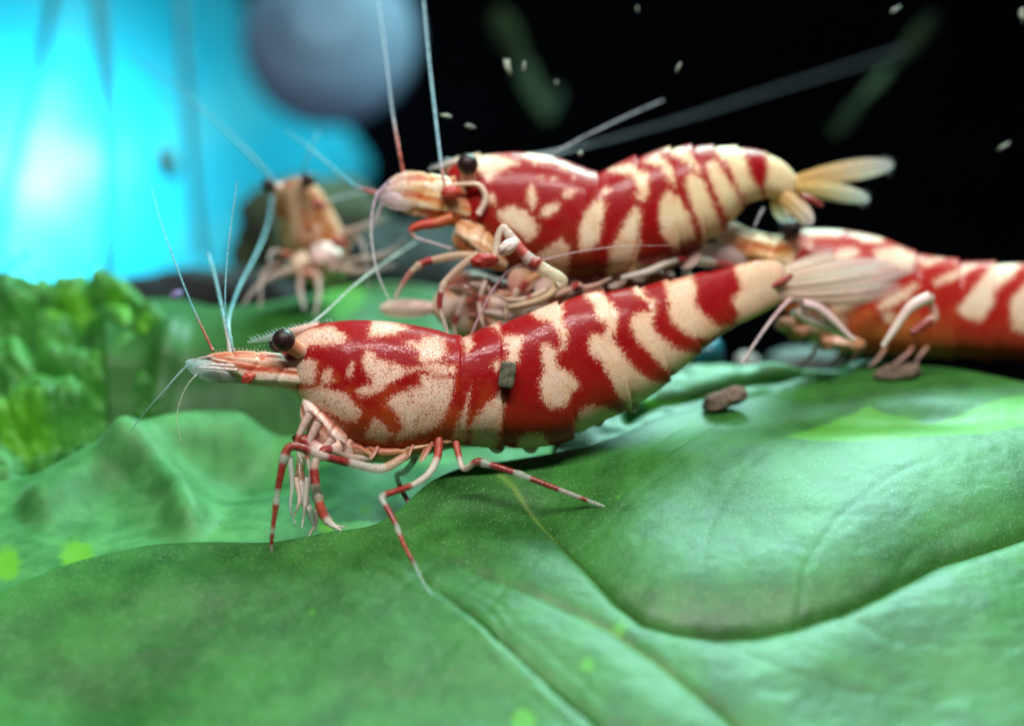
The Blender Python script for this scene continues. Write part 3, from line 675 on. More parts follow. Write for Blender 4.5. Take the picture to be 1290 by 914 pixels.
# ---------------------------------------------------------------- A: the sharp one in front
rootA = thing('shrimp', W(545, 640, 4.8), 'sharply focused red and white shrimp walking on the broad leaf in front', 'shrimp', 'red and white shrimps')
A_ST = [(350, 456, 350, 476, 6, 4.92), (358, 441, 358, 486, 16, 4.92), (373, 424, 373, 500, 27, 4.93), (392, 411, 392, 523, 38, 4.93), (420, 405, 415, 552, 48, 4.93), (455, 403, 455, 570, 54, 4.93), (500, 406, 500, 577, 56, 4.94),
        (545, 414, 545, 570, 54, 4.95), (581, 423, 575, 563, 50, 4.96), (612, 413, 612, 562, 50, 4.97), (650, 401, 655, 564, 50, 4.99), (690, 387, 708, 555, 48, 5.02), (734, 372, 762, 528, 46, 5.06),
        (775, 366, 812, 503, 43, 5.10), (805, 362, 846, 476, 38, 5.14), (842, 353, 884, 442, 32, 5.19), (876, 346, 916, 416, 27, 5.24), (920, 336, 945, 402, 23, 5.30), (955, 328, 966, 391, 20, 5.36),
        (982, 331, 984, 380, 14, 5.40), (994, 343, 995, 370, 4, 5.42)]
A_POLY = [z1((470,190),(560,170),(640,160),(690,190),(715,215),(680,240),(640,245),(560,250),(500,265),(440,260)),
  z1((780,215),(800,130),(870,130),(960,165),(930,185),(900,200),(850,210)),
  z1((920,225),(990,220),(1010,195),(1060,200),(1100,215),(1115,280),(1070,312),(1010,325),(970,290),(990,270),(960,250)),
  z1((770,260),(800,250),(830,290),(900,310),(950,330),(1010,315),(1070,305),(1150,320),(1145,365),(1080,372),(1000,345),(950,360),(880,400),(830,440),(760,455),(725,430),(760,405),(800,390),(760,340),(755,310)),
  z1((1000,350),(1080,365),(1140,370),(1135,440),(1110,520),(1070,580),(1020,600),(960,630),(900,640),(880,620),(920,580),(890,520),(850,480),(880,440),(940,420),(990,400)),
  z1((700,330),(720,305),(735,320),(720,380),(695,375)), z1((590,370),(600,335),(640,335),(650,390),(620,405),(590,400)),
  z1((440,300),(560,290),(580,310),(575,400),(540,405),(440,400)),
  z1((440,420),(600,405),(700,430),(730,470),(770,510),(740,560),(690,555),(620,520),(560,500),(440,500)),
  z1((770,600),(800,540),(830,535),(890,600),(870,640),(820,640),(770,630)),
  z1((480,510),(590,500),(690,570),(720,640),(700,720),(560,640)),
  z1((760,660),(860,668),(1000,662),(1130,640),(1130,760),(760,760)),
  z1((1165,200),(1205,197),(1220,240),(1200,270),(1175,270)),
  z2((20,750),(60,650),(95,570),(110,520),(100,640),(100,740),(60,800)),
  z2((100,690),(150,620),(230,550),(245,600),(235,700),(210,790),(120,820),(95,740)),
  z2((160,280),(220,280),(230,320),(325,330),(320,380),(300,450),(270,450),(240,430),(210,490),(190,460),(195,435),(245,430),(250,380),(215,325)),
  z2((335,240),(400,190),(490,190),(485,270),(510,310),(495,390),(470,400),(465,340),(430,290),(380,275)),
  z2((390,365),(430,365),(465,395),(460,450),(520,480),(555,540),(520,570),(490,620),(430,630),(390,590),(378,520),(400,470),(385,400)),
  z2((555,160),(620,150),(690,195),(715,240),(705,300),(690,340),(740,415),(790,470),(840,502),(900,515),(870,560),(800,620),(750,640),(700,570),(670,510),(640,450),(590,410),(575,370),(590,320),(640,325),(655,300),(610,260),(600,210)),
  z2((755,120),(810,120),(820,170),(860,185),(870,225),(850,280),(880,330),(940,375),(1020,395),(1010,480),(920,485),(880,455),(820,400),(775,350),(750,300),(755,250),(790,235),(830,230),(825,200),(770,170)),
  z2((890,110),(1010,80),(1030,140),(1025,200),(1060,245),(1110,285),(1190,285),(1080,350),(1010,345),(950,310),(910,270),(905,200)),
  z2((1170,40),(1460,-20),(1460,300),(1170,320),(1190,240),(1160,190),(1200,140)),
  z2((525,690),(550,630),(600,610),(660,610),(720,640),(640,720),(530,780)),
  z2((290,740),(340,720),(400,715),(430,760),(430,820),(300,830))]
bodyA = body('body', A_ST, A_POLY, M_BODY, rootA, 460, 128, bounds=(8, 9.5, 11.3, 12.7, 14, 15, 16.3), amp=0.045, shield=0.02)
def eye(root, c, r, stalk_from, stalk_col=(0.60, 0.24, 0.12)):
    e = blob('eye', c, (r, r, r), M_EYE, root, rough=0.0, nu=28, nv=36)
    tube('eyestalk', [stalk_from, ((stalk_from[0] + c[0]) / 2, (stalk_from[1] + c[1]) / 2 + 1, (stalk_from[2] + c[2]) / 2), c], [r * 0.75, r * 0.72, r * 0.85], [(0, PINK), (0.5, stalk_col), (1, stalk_col)], M_SOFT, root, n=18)
eye(rootA, (357.5, 428.5, 4.80), 14.5, (384, 445, 4.86)); eye(rootA, (352, 431, 5.07), 14, (380, 440, 5.0))
ros = tube('rostrum', [(404, 411, 4.93), (375, 417, 4.93), (345, 424, 4.93), (312, 431, 4.93)], [7, 6.5, 5, 1.0], [(0, (0.75, 0.5, 0.4)), (0.35, (0.7, 0.5, 0.42), 0.9), (0.6, (0.4, 0.55, 0.55), 0.5), (1, (0.4, 0.6, 0.6), 0.45)], M_LIMB, rootA)
spines('bristles', [(418, 404, 4.93), (390, 407, 4.93), (365, 413, 4.93), (340, 420, 4.93), (318, 427, 4.93)], 6.5, ros, (0.5, 0.62, 0.62), n=22, r=1.1, lean=-0.9, up=1)
spines('bristles', [(350, 430, 4.93), (322, 436, 4.93)], 4, ros, (0.45, 0.6, 0.6), n=6, r=0.9, lean=-0.6, up=-1)
# antennal stalks and scale
HEADPAL = [(0.15, (0.50, 0.05, 0.02)), (0.35, (0.62, 0.22, 0.10)), (0.5, (0.74, 0.44, 0.30)), (0.7, (0.80, 0.58, 0.44)), (0.9, (0.84, 0.70, 0.58))]
pk = flesh('antennal_stalk', [(398, 450, 396, 494, 22, 4.93), (372, 447, 370, 493, 20, 4.90), (345, 445, 343, 490, 18, 4.87), (322, 443, 318, 487, 16, 4.85), (302, 442, 300, 478, 12, 4.84), (282, 443, 278, 467, 8, 4.84), (264, 446, 262, 456, 4, 4.84), (258, 449, 257, 453, 1, 4.84)], HEADPAL, M_SOFT, rootA, seed=4)
tube('antennal_stalk', [(370, 470, 5.02), (330, 462, 5.05), (296, 456, 5.06)], [14, 10, 5], [(0, PINK), (0.6, PINK), (1, RED)], M_SOFT, rootA, nv=14)
blob('antennal_joint', (312, 476, 4.79), (9, 7, 5), M_SOFT, rootA, (0.46, 0.05, 0.03), rough=0.4, seed=54, rot=20)
spines('bristles', [(340, 444, 4.86), (300, 440, 4.86), (268, 443, 4.86)], 3.5, pk, PINK, n=16, r=0.7, lean=-0.5, up=1)
lobe('antennal_scale', (322, 476, 4.84), (233, 457, 4.80), 13, 2.2, (0.72, 0.62, 0.60), M_SOFT, rootA, tipcol=(0.30, 0.66, 0.66), alpha=0.75, tipalpha=0.42, bend=-3)
lobe('antennal_scale', (318, 470, 5.06), (240, 460, 5.10), 11, 2.2, (0.60, 0.66, 0.66), M_SOFT, rootA, tipcol=(0.30, 0.66, 0.66), alpha=0.6, tipalpha=0.35, bend=-3)
for q in ([(300, 466), (262, 463), (250, 462)], [(296, 461), (270, 459), (256, 460)]):
    tube('bristle_rod', with_D(q, 4.79), [2, 1.6, 0.6], [(0, (0.8, 0.6, 0.58)), (1, (0.75, 0.75, 0.75))], M_FEELER, rootA, nv=6)
# feelers
feeler(rootA, with_D([(268, 441), (258, 420), (245, 392), (226, 345), (206, 290), (190, 235)], [4.85, 4.86, 4.88, 4.92, 5.0, 5.1]), 3.0, 0.9, (0.42, 0.10, 0.06), (0.12, 0.38, 0.44), 0.2)
feeler(rootA, with_D([(308, 478), (302, 462), (293, 438), (285, 405), (284, 360), (289, 300), (299, 228)], [4.82, 4.82, 4.84, 4.86, 4.9, 5.0, 5.1]), 3.2, 0.9, (0.45, 0.14, 0.10), (0.14, 0.40, 0.46), 0.16)
feeler(rootA, with_D([(290, 445), (286, 420), (279, 385), (270, 345), (262, 318)], [5.05, 5.1, 5.2, 5.3, 5.4]), 3.4, 2.2, (0.5, 0.4, 0.38), (0.20, 0.48, 0.54), 0.3, alpha=0.8)
feeler(rootA, with_D([(292, 440), (288, 405), (300, 365), (325, 315), (338, 280), (343, 245)], [5.08, 5.2, 5.5, 5.8, 6.0, 6.1]), 3.2, 2.4, (0.4, 0.6, 0.62), (0.18, 0.48, 0.56), 0.2, alpha=0.7)
feeler(rootA, with_D([(372, 418), (394, 406), (420, 384), (443, 362), (480, 334), (525, 304)], [5.05, 5.1, 5.2, 5.3, 5.5, 5.7]), 2.4, 1.8, (0.6, 0.7, 0.66), (0.66, 0.76, 0.70), 0.2, alpha=0.7)
feeler(rootA, with_D([(270, 449), (250, 452), (232, 464), (205, 494), (180, 522), (163, 545)], [4.83, 4.82, 4.80, 4.80, 4.85, 4.9]), 3.0, 0.8, (0.45, 0.35, 0.33), (0.45, 0.62, 0.62), 0.15, alpha=0.6)
feeler(rootA, with_D([(250, 470), (238, 482), (228, 502), (223, 525), (228, 556)], [4.81, 4.80, 4.8, 4.8, 4.8]), 1.8, 0.6, (0.5, 0.62, 0.6), (0.6, 0.7, 0.5), 0.1, alpha=0.55)
# jaws and mouth parts
def leg_tube0(q):
    tube('maxilliped', with_D(q, np.linspace(4.80, 4.76, len(q))), np.linspace(6, 1.6, len(q)), [(0, (0.72, 0.50, 0.42), 0.9), (0.45, (0.72, 0.55, 0.48), 0.75), (0.5, (0.4, 0.06, 0.04), 0.8), (0.62, (0.4, 0.06, 0.04), 0.8), (0.66, (0.68, 0.6, 0.54), 0.6), (1, (0.6, 0.58, 0.52), 0.4)], M_LIMB, rootA, nv=9)
MPAL = [(0.2, (0.50, 0.12, 0.07)), (0.38, (0.66, 0.38, 0.28)), (0.55, (0.76, 0.54, 0.44)), (0.8, (0.84, 0.68, 0.60))]
flesh('mouthpart', [(384, 496, 378, 512, 10, 4.90), (400, 505, 378, 528, 20, 4.88), (420, 518, 388, 552, 24, 4.87), (438, 534, 402, 572, 24, 4.87), (456, 552, 430, 580, 16, 4.88), (462, 566, 452, 578, 5, 4.88)], MPAL, M_SOFT, rootA, seed=31, streak=0.13, fs=5)
for q in ([(392, 520), (380, 540), (374, 560), (380, 582)], [(402, 530), (390, 556), (388, 580), (394, 606)], [(420, 552), (404, 572), (392, 596), (388, 622)]):
    leg_tube0(q)
tube('mouthpart', [(430, 562, 4.82), (405, 570, 4.80), (385, 556, 4.80), (372, 552, 4.80)], [12, 11, 9, 6], [(0, PINK), (0.5, (0.78, 0.6, 0.54)), (0.75, RED), (1, RED)], M_SOFT, rootA)
# walking legs, near side then far side
GL = (0.50, 0.56, 0.50)
def legbands(*a):
    """red stays solid, pale lengths are half clear, the joints between uneven"""
    out = []
    for e, c, *al in a:
        al = al[0] if al else (0.92 if c[0] > 3 * c[1] else 0.62)
        out.append((e + random.uniform(-0.008, 0.008) if e < 1 else 1, c, al))
    return bands(*out, soft=0.006)
_tube = tube
def leg_tube(*a, **k):
    a = list(a); a[2] = np.asarray(a[2], float) * 0.70; return _tube(*a, **k)
leg_tube('leg', with_D([(512, 574), (480, 590), (446, 584), (409, 575), (372, 562), (362, 566), (352, 606), (347, 640), (342, 684), (343, 707)], [4.80, 4.74, 4.68, 4.62, 4.57, 4.56, 4.55, 4.55, 4.56, 4.57]), [8, 8.5, 8, 7.5, 8, 8, 6.5, 5, 3.6, 1.6],
     legbands((0.11, (0.72, 0.40, 0.28)), (0.26, (0.84, 0.70, 0.64)), (0.36, RED), (0.42, (0.8, 0.66, 0.6)), (0.55, RED), (0.59, GL, 0.7), (0.70, RED), (0.76, GL, 0.6), (0.86, (0.38, 0.03, 0.02)), (0.885, GL, 0.6), (0.925, RED), (1, GL, 0.45)), M_LIMB, rootA, joints=(0.42, 0.56, 0.76))
leg_tube('leg', with_D([(470, 578), (440, 576), (415, 566), (398, 580), (397, 606), (403, 636), (412, 656), (430, 668)], [4.86, 4.82, 4.78, 4.74, 4.72, 4.70, 4.69, 4.68]), [8, 8, 8, 8, 8.5, 9, 7, 2], legbands((0.3, PALE), (0.42, RED), (0.5, PALE), (0.62, RED), (0.74, PALE), (0.86, (0.45, 0.06, 0.03)), (1, (0.75, 0.68, 0.6), 0.8)), M_LIMB, rootA, joints=(0.36, 0.7))
leg_tube('leg', with_D([(450, 574), (410, 568), (384, 572), (378, 600), (383, 628), (392, 650), (398, 668)], [5.0, 4.95, 4.90, 4.85, 4.8, 4.76, 4.74]), [8, 8, 8, 9, 9, 7, 2], legbands((0.5, PALE), (0.62, (0.6, 0.2, 0.16)), (0.85, (0.76, 0.7, 0.64), 0.85), (1, GL, 0.5)), M_LIMB, rootA, joints=(0.45, 0.75))
for q, cl in (([(365, 575), (368, 610), (366, 640), (372, 660)], GL), ([(388, 600), (384, 640), (380, 665)], (0.78, 0.7, 0.62)), ([(408, 640), (420, 660), (436, 664)], (0.8, 0.72, 0.64)), ([(372, 600), (377, 630), (370, 650)], PALE), ([(400, 640), (396, 662), (388, 676)], PALE)):
    leg_tube('leg_tip', with_D(q, np.linspace(4.78, 4.72, len(q))), np.linspace(6, 1.5, len(q)), [(0, cl, 0.8), (1, cl, 0.5)], M_LIMB, rootA, nv=8)
leg_tube('leg', with_D([(553, 550), (551, 575), (540, 596), (521, 610), (497, 619), (481, 626), (488, 640), (499, 661), (503, 672), (512, 692), (522, 710), (535, 736), (546, 752)], [4.86, 4.80, 4.74, 4.68, 4.62, 4.58, 4.55, 4.51, 4.49, 4.45, 4.41, 4.36, 4.33]), [8, 7.5, 6.5, 6, 6, 6, 5.6, 5, 4.4, 4.0, 3.2, 2.0, 0.9],
     legbands((0.12, (0.40, 0.05, 0.03)), (0.29, (0.84, 0.72, 0.66)), (0.43, (0.34, 0.02, 0.015)), (0.50, GL, 0.55), (0.60, RED), (0.655, GL, 0.5), (0.76, (0.36, 0.03, 0.02)), (0.80, RED, 0.9), (1, (0.45, 0.62, 0.56), 0.4)), M_LIMB, rootA, joints=(0.45, 0.63))
leg_tube('leg', with_D([(574, 556), (578, 574), (584, 590), (597, 583), (602, 581), (651, 596), (680, 607), (711, 619), (740, 630), (764, 640), (779, 653)], [4.88, 4.84, 4.80, 4.77, 4.77, 4.75, 4.74, 4.73, 4.72, 4.71, 4.71]), [7, 6, 5.5, 6.5, 6.8, 6, 5.4, 4.8, 4.0, 3.2, 1.0],
     legbands((0.08, (0.40, 0.06, 0.03)), (0.19, (0.82, 0.66, 0.58)), (0.25, RED, 0.85), (0.29, GL, 0.5), (0.42, RED, 0.9), (0.50, GL, 0.5), (0.66, RED, 0.85), (0.77, (0.5, 0.45, 0.42), 0.6), (0.82, RED, 0.8), (1, GL, 0.45)), M_LIMB, rootA, joints=(0.25, 0.45))
leg_tube('leg', with_D([(530, 560), (524, 575), (512, 592), (500, 600), (520, 640), (540, 660)], [5.05, 5.05, 5.05, 5.02, 4.95, 4.9]), [7, 6, 6, 5, 4, 1.2], legbands((0.2, ORANGE), (0.5, PALE), (0.7, RED), (1, GL, 0.5)), M_LIMB, rootA)
OCH = [(0.2, (0.34, 0.07, 0.02)), (0.4, (0.42, 0.18, 0.07)), (0.6, (0.50, 0.29, 0.14)), (0.85, (0.58, 0.40, 0.24))]
flesh('underside', [(415, 536, 417, 560, 14, 4.90), (450, 550, 450, 579, 34, 4.93), (490, 556, 490, 583, 38, 4.94), (530, 552, 530, 575, 36, 4.95), (570, 546, 570, 564, 30, 4.96), (592, 545, 592, 556, 14, 4.96)], OCH, M_SOFT, rootA, seed=9, streak=0.05, fs=3)
for k, (x, ln, tw) in enumerate(((470, 26, .8), (512, 28, .9), (536, 30, .7))):
    lobe('leg_base', (x + 12, 548, 4.88), (x - 4 + 3 * math.sin(k * 2.3), 552 + ln, 4.80), 5.5, 7, (0.42, 0.10, 0.04), M_SOFT, rootA, tipcol=(0.58, 0.36, 0.24), alpha=0.9, tipalpha=0.6, twist=tw, ends=(0.8, 0.4))
for k in range(5):
    x = 615 + k * 42; y = 560 - max(0, k - 1) * 17
    lobe('swimmeret', (x, y - 22, 5.0 + k * 0.02), (x + 16, y + 10, 5.0 + k * 0.02), 11, 4, (0.72, 0.56, 0.42), M_SOFT, rootA, alpha=0.9)
for q, dd in (([(354, 590), (348, 630), (344, 680)], 4.55), ([(486, 632), (500, 664), (518, 702)], 4.50), ([(606, 580), (660, 598), (730, 624)], 4.68), ([(412, 572), (450, 580), (490, 585)], 4.68)):
    spines('leg_bristles', with_D(q, dd), 6, rootA, (0.7, 0.68, 0.62), n=9, r=0.45, lean=0.5, alpha=0.6, up=1)
# tail fan
FAN = (1.0, 0.80, 0.66); FANT = (1.0, 0.90, 0.90)
def fan(nm, b0, tip, wd, bd, tw, a0=0.9, a1=0.12, root=rootA, c0=FAN, c1=FANT, hairs=True, fl=0.08):
    l = lobe(nm, b0, tip, wd, 1.6, c0, M_FAN, root, tipcol=c1, alpha=a0, tipalpha=a1, bend=bd, twist=tw, fluted=fl, ends=(0.3, 0.05), wmax=0.66, n=40, nv=31, rays=0.20)
    if hairs:
        d = np.array(tip[:2]) - np.array(b0[:2]); u = d / np.linalg.norm(d); v = np.array([-u[1], u[0]])
        e = [np.array(tip[:2]) - u * wd * 0.9 + v * wd * 0.75, np.array(tip[:2]) - u * 2, np.array(tip[:2]) - u * wd * 0.9 - v * wd * 0.75]
        spines('fringe', [(x[0], x[1], tip[2]) for x in e], 7, l, c1, n=18, r=0.5, lean=0.0, alpha=0.25, up=1)
fan('telson', (956, 358, 5.38), (1112, 330, 5.62), 10, -3, 0.0, 1.0, 0.5)
fan('uropod', (962, 364, 5.36), (1158, 334, 5.62), 17, 5, 0.4)
fan('uropod', (964, 371, 5.34), (1136, 362, 5.54), 14, 6, 0.3)
fan('uropod', (960, 352, 5.44), (1132, 318, 5.78), 15, -7, -0.4)
fan('uropod', (960, 350, 5.46), (1100, 352, 5.70), 12, -3, -0.2)
tube('uropod_mark', [(970, 362, 5.33), (986, 354, 5.34), (997, 347, 5.36)], [2, 5, 3], [(0, RED), (1, RED)], M_SOFT, rootA)

# ---------------------------------------------------------------- B: the upper one behind
rootB = thing('shrimp', W(680, 420, 5.9), 'red and cream banded shrimp standing behind the sharp one, yellow tail fan raised', 'shrimp', 'red and white shrimps')
DB = 5.38
B_ST = [(558, 234, 558, 264, 6), (566, 213, 565, 280, 24), (588, 201, 584, 306, 36), (620, 194, 615, 330, 45), (660, 192, 660, 345, 50), (700, 198, 700, 351, 52), (735, 211, 735, 352, 50), (752, 217, 748, 350, 47),
        (780, 207, 780, 347, 47), (815, 195, 817, 338, 46), (845, 188, 857, 322, 44), (872, 185, 890, 304, 42), (900, 185, 916, 284, 38), (930, 186, 938, 260, 33), (958, 191, 957, 250, 27), (985, 203, 979, 250, 20), (1002, 220, 995, 252, 13), (1008, 232, 1004, 248, 4)]
B_ST = [(*r, DB + 0.012 * max(0, i - 6) ** 1.2) for i, r in enumerate(B_ST)]
B_POLY = [z4((400,120),(560,140),(640,165),(665,185),(620,200),(570,225),(540,260),(525,250),(470,200)), z4((685,120),(810,140),(800,180),(720,182),(680,160)),
  z4((688,300),(705,250),(720,275),(738,340),(712,368),(690,340)), z4((735,385),(760,350),(812,328),(832,350),(800,392),(760,402)), z4((828,300),(860,280),(887,290),(872,322),(840,328)),
  z4((560,380),(630,345),(690,370),(738,430),(732,470),(690,500),(640,460),(590,430)), z4((893,520),(900,450),(920,380),(960,328),(1000,318),(1014,350),(1000,420),(980,510),(940,537),(905,537)),
  z4((740,540),(830,480),(870,520),(860,600),(840,700),(640,700),(660,600)), z4((1010,205),(1110,190),(1187,215),(1187,310),(1160,342),(1120,312),(1140,290),(1110,240),(1040,222)),
  z4((1025,520),(1060,460),(1090,400),(1130,350),(1156,370),(1150,480),(1110,590),(1010,660)), z4((515,300),(560,300),(572,345),(540,350),(500,330)),
  disc(710, 211, 4), disc(683, 224, 3.5), disc(723, 223, 2.5), disc(763, 241, 6), disc(697, 226, 3),
  z5((158,340),(200,283),(240,310),(280,370),(310,440),(312,485),(220,530),(175,480),(156,400)), z5((95,172),(150,142),(212,190),(232,240),(227,282),(200,262),(170,205)),
  z5((175,132),(250,110),(312,168),(338,210),(332,232),(280,192),(230,155)), z5((268,230),(300,213),(342,240),(382,330),(412,400),(420,460),(380,520),(335,500),(320,420),(290,350),(265,270)),
  z5((355,182),(400,165),(432,220),(482,290),(504,340),(500,410),(450,420),(420,370),(390,310),(360,240)), z5((372,95),(490,95),(512,140),(540,230),(582,290),(590,340),(510,345),(472,270),(440,190),(410,160)),
  z5((590,120),(640,120),(760,190),(760,330),(600,350),(582,290),(602,210)), z5((30,600),(80,480),(95,500),(70,580),(120,600),(180,560),(200,640),(20,700))]
body('body', B_ST, B_POLY, M_BODY_B, rootB, 460, 128, grow=0.5, bounds=(7, 8.6, 10, 11, 12, 13, 14.3), amp=0.065, shield=0.02)
eye(rootB, (589, 207, DB - 0.15), 13.5, (590, 228, DB - 0.11)); eye(rootB, (562, 210, DB + 0.13), 11, (575, 222, DB + 0.1))
ros = tube('rostrum', [(606, 199, DB), (580, 203, DB), (560, 208, DB), (540, 213, DB)], [7, 6, 4, 1], [(0, CREAM), (0.5, (0.7, 0.6, 0.5), 0.9), (1, (0.5, 0.6, 0.65), 0.5)], M_LIMB, rootB)
spines('bristles', [(606, 194, DB), (575, 199, DB), (545, 209, DB)], 4, ros, (0.6, 0.62, 0.6), n=12, r=0.9, lean=-0.9, up=1)
YP = (0.82, 0.64, 0.42)
BPAL = [(0.15, (0.50, 0.04, 0.01)), (0.32, (0.62, 0.17, 0.03)), (0.5, (0.72, 0.40, 0.14)), (0.68, (0.80, 0.58, 0.32)), (0.9, (0.84, 0.70, 0.52))]
pk = flesh('antennal_stalk', [(600, 226, 600, 290, 26, DB - .03), (578, 224, 576, 282, 22, DB - .06), (556, 222, 552, 276, 18, DB - .09), (535, 218, 528, 272, 14, DB - .1), (512, 217, 508, 266, 11, DB - .1), (494, 224, 490, 260, 7, DB - .1), (480, 236, 478, 252, 3, DB - .1)], BPAL, M_SOFT, rootB, seed=14, tipcol=(0.74, 0.58, 0.56), tipalpha=0.8)
blob('antennal_joint', (568, 243, DB - .16), (13, 9, 8), M_SOFT, rootB, (0.5, 0.04, 0.02), rough=0.3, seed=60)
spines('bristles', [(545, 222, DB - .1), (515, 218, DB - .1), (500, 222, DB - .1)], 4, pk, YP, n=14, r=0.8, lean=-0.4, up=1)
lobe('antennal_scale', (545, 254, DB - .12), (472, 244, DB - .14), 11, 2.0, (0.80, 0.66, 0.58), M_SOFT, rootB, tipcol=(0.66, 0.52, 0.62), alpha=0.7, tipalpha=0.3, bend=-5)
lobe('antennal_scale', (540, 246, DB + .08), (486, 232, DB + .08), 12, 2.4, (0.80, 0.66, 0.58), M_SOFT, rootB, tipcol=(0.66, 0.5, 0.6), alpha=0.8, tipalpha=0.5)
tube('antennal_stalk', with_D([(603, 270), (612, 250), (604, 234), (590, 232), (560, 234)], DB - .15), [4.5, 4, 3.5, 3, 2], [(0, PALE), (1, CREAM)], M_SOFT, rootB, nv=8)
feeler(rootB, with_D([(508, 218), (503, 190), (495, 145), (487, 80), (474, -20)], [DB - .1, DB - .1, DB, DB + .1, DB + .3]), 3.4, 1.5, (0.55, 0.14, 0.10), (0.42, 0.56, 0.66), 0.25, alpha=0.6)
feeler(rootB, with_D([(561, 238), (556, 208), (549, 150), (541, 80), (532, -20)], [DB - .16, DB - .16, DB - .1, DB, DB + .1]), 3.4, 2.0, (0.7, 0.4, 0.35), (0.34, 0.62, 0.72), 0.12, alpha=0.85)
feeler(rootB, with_D([(486, 246), (462, 240), (445, 233), (415, 208), (385, 182), (360, 165)], [DB + .1, DB + .1, DB + .15, DB + .3, DB + .4, DB + .5]), 4.5, 1.4, (0.5, 0.06, 0.06), (0.14, 0.46, 0.54), 0.22, alpha=0.8)
feeler(rootB, with_D([(490, 230), (475, 246), (468, 275), (469, 310), (476, 345), (492, 382)], DB - .15), 3.4, 1.2, LILAC, (0.72, 0.70, 0.72), 0.3, alpha=0.8)
feeler(rootB, with_D([(484, 250), (468, 290), (462, 330), (464, 362)], DB + .05), 2.4, 1.2, LILAC, (0.45, 0.42, 0.42), 0.3, alpha=0.5)
feeler(rootB, with_D([(600, 200), (690, 193), (740, 170), (790, 146), (836, 126)], [DB + .1, DB + .15, DB + .2, DB + .3, DB + .4]), 2.0, 1.2, (0.4, 0.42, 0.48), (0.62, 0.64, 0.72), 0.2, alpha=0.55)
feeler(rootB, with_D([(600, 205), (700, 192), (830, 158), (960, 118), (1140, 62)], [DB + .4, 6.4, 7.1, 8.0, 9.2]), 2.6, 2.2, (0.4, 0.42, 0.48), (0.36, 0.38, 0.46), 0.2, alpha=0.14)
tube('antenna', with_D([(850, 309), (790, 310), (735, 316), (690, 326), (650, 336), (630, 352), (610, 385), (594, 420)], DB - .35), [0.5, 0.9, 1.2, 1.4, 1.7, 2.0, 2.0, 1.6], [(0, (0.5, 0.3, 0.3), 0.1), (0.3, (0.5, 0.3, 0.3), 0.45), (0.7, (0.6, 0.36, 0.40), 0.7), (1, (0.6, 0.4, 0.42), 0.5)], M_FEELER, rootB, nv=7, rings=0.1)
# arms and legs
leg_tube('leg', with_D([(600, 322), (575, 322), (548, 327), (533, 331), (516, 345), (498, 374)], DB - .2), [8, 8, 7, 6.5, 6, 4.5], legbands((0.45, (0.72, 0.50, 0.32)), (0.58, (0.40, 0.02, 0.02)), (0.68, CREAM), (0.86, (0.45, 0.2, 0.16), 0.8), (1, (0.6, 0.5, 0.42), 0.5)), M_LIMB, rootB, joints=(0.6,))
leg_tube('leg', with_D([(604, 318), (585, 332), (570, 345), (558, 360), (554, 385), (564, 420)], DB - .25), [7, 7, 6.5, 6, 5, 3], legbands((0.45, (0.78, 0.58, 0.42)), (0.58, (0.8, 0.68, 0.54)), (0.75, RED), (1, (0.72, 0.62, 0.54), 0.7)), M_LIMB, rootB, joints=(0.5,))
leg_tube('leg', with_D([(702, 359), (708, 354), (683, 338), (662, 322), (650, 306), (640, 294), (634, 286), (628, 296), (624, 318), (618, 332)], DB - .36), [10, 12, 12, 11, 9, 7, 6, 6.5, 6, 5], legbands((0.26, (0.86, 0.78, 0.54)), (0.34, RED), (0.40, (0.8, 0.68, 0.6)), (0.52, (0.5, 0.06, 0.05)), (1, (0.88, 0.76, 0.64))), M_LIMB, rootB, joints=(0.3, 0.62))
blob('claw', (640, 311, DB - .42), (14, 9, 9), M_SOFT, rootB, (0.86, 0.72, 0.68), rough=0.15, seed=61, rot=35)
blob('claw', (610, 328, DB - .38), (17, 9, 9), M_SOFT, rootB, (0.40, 0.015, 0.015), rough=0.25, seed=62, rot=8)
leg_tube('leg', with_D([(640, 388), (660, 384), (682, 377), (698, 366), (700, 350)], DB - .2), [6, 7, 7, 7, 6], [(0, (0.7, 0.55, 0.36)), (1, TAN)], M_LIMB, rootB)
leg_tube('leg', with_D([(690, 340), (668, 352), (650, 370), (640, 392)], DB - .15), [8, 7, 6, 4], legbands((0.4, (0.6, 0.3, 0.12)), (0.6, RED), (1, PALE)), M_LIMB, rootB)
tube('maxilliped', with_D([(572, 274), (550, 281), (530, 284), (518, 290), (522, 298), (545, 306), (570, 314)], DB - .12), [8, 7, 6, 4.5, 2.4, 2, 2], legbands((0.22, ORANGE), (0.5, (0.58, 0.05, 0.02)), (0.58, PINK), (1, (0.6, 0.52, 0.6), 0.6)), M_SOFT, rootB)
flesh('mouthpart', [(572, 276, 570, 290, 10, DB - .06), (584, 278, 570, 306, 20, DB - .09), (606, 284, 588, 326, 24, DB - .1), (626, 300, 612, 338, 22, DB - .09), (642, 322, 636, 342, 8, DB - .06)], [(0.2, (0.45, 0.12, 0.03)), (0.4, (0.58, 0.30, 0.12)), (0.6, (0.66, 0.44, 0.24)), (0.85, (0.74, 0.58, 0.40))], M_SOFT, rootB, seed=33, streak=0.12, fs=5)
for k in range(8):
    x = 665 + k * 30; y = 346 - max(0, k - 3) * 8
    lobe('swimmeret', (x + 4, y - 24, DB - .06 + k * .02), (x - 16, y + 24, DB - .10 + k * .02), 17, 2.5, (0.60, 0.36, 0.28) if k % 2 else (0.58, 0.36, 0.20), M_SOFT, rootB, tipcol=(0.40, 0.07, 0.06) if k % 3 == 0 else (0.70, 0.50, 0.44), alpha=0.9, tipalpha=0.5, twist=0.4 * math.sin(k * 2.0))
YEL = (0.86, 0.56, 0.16)
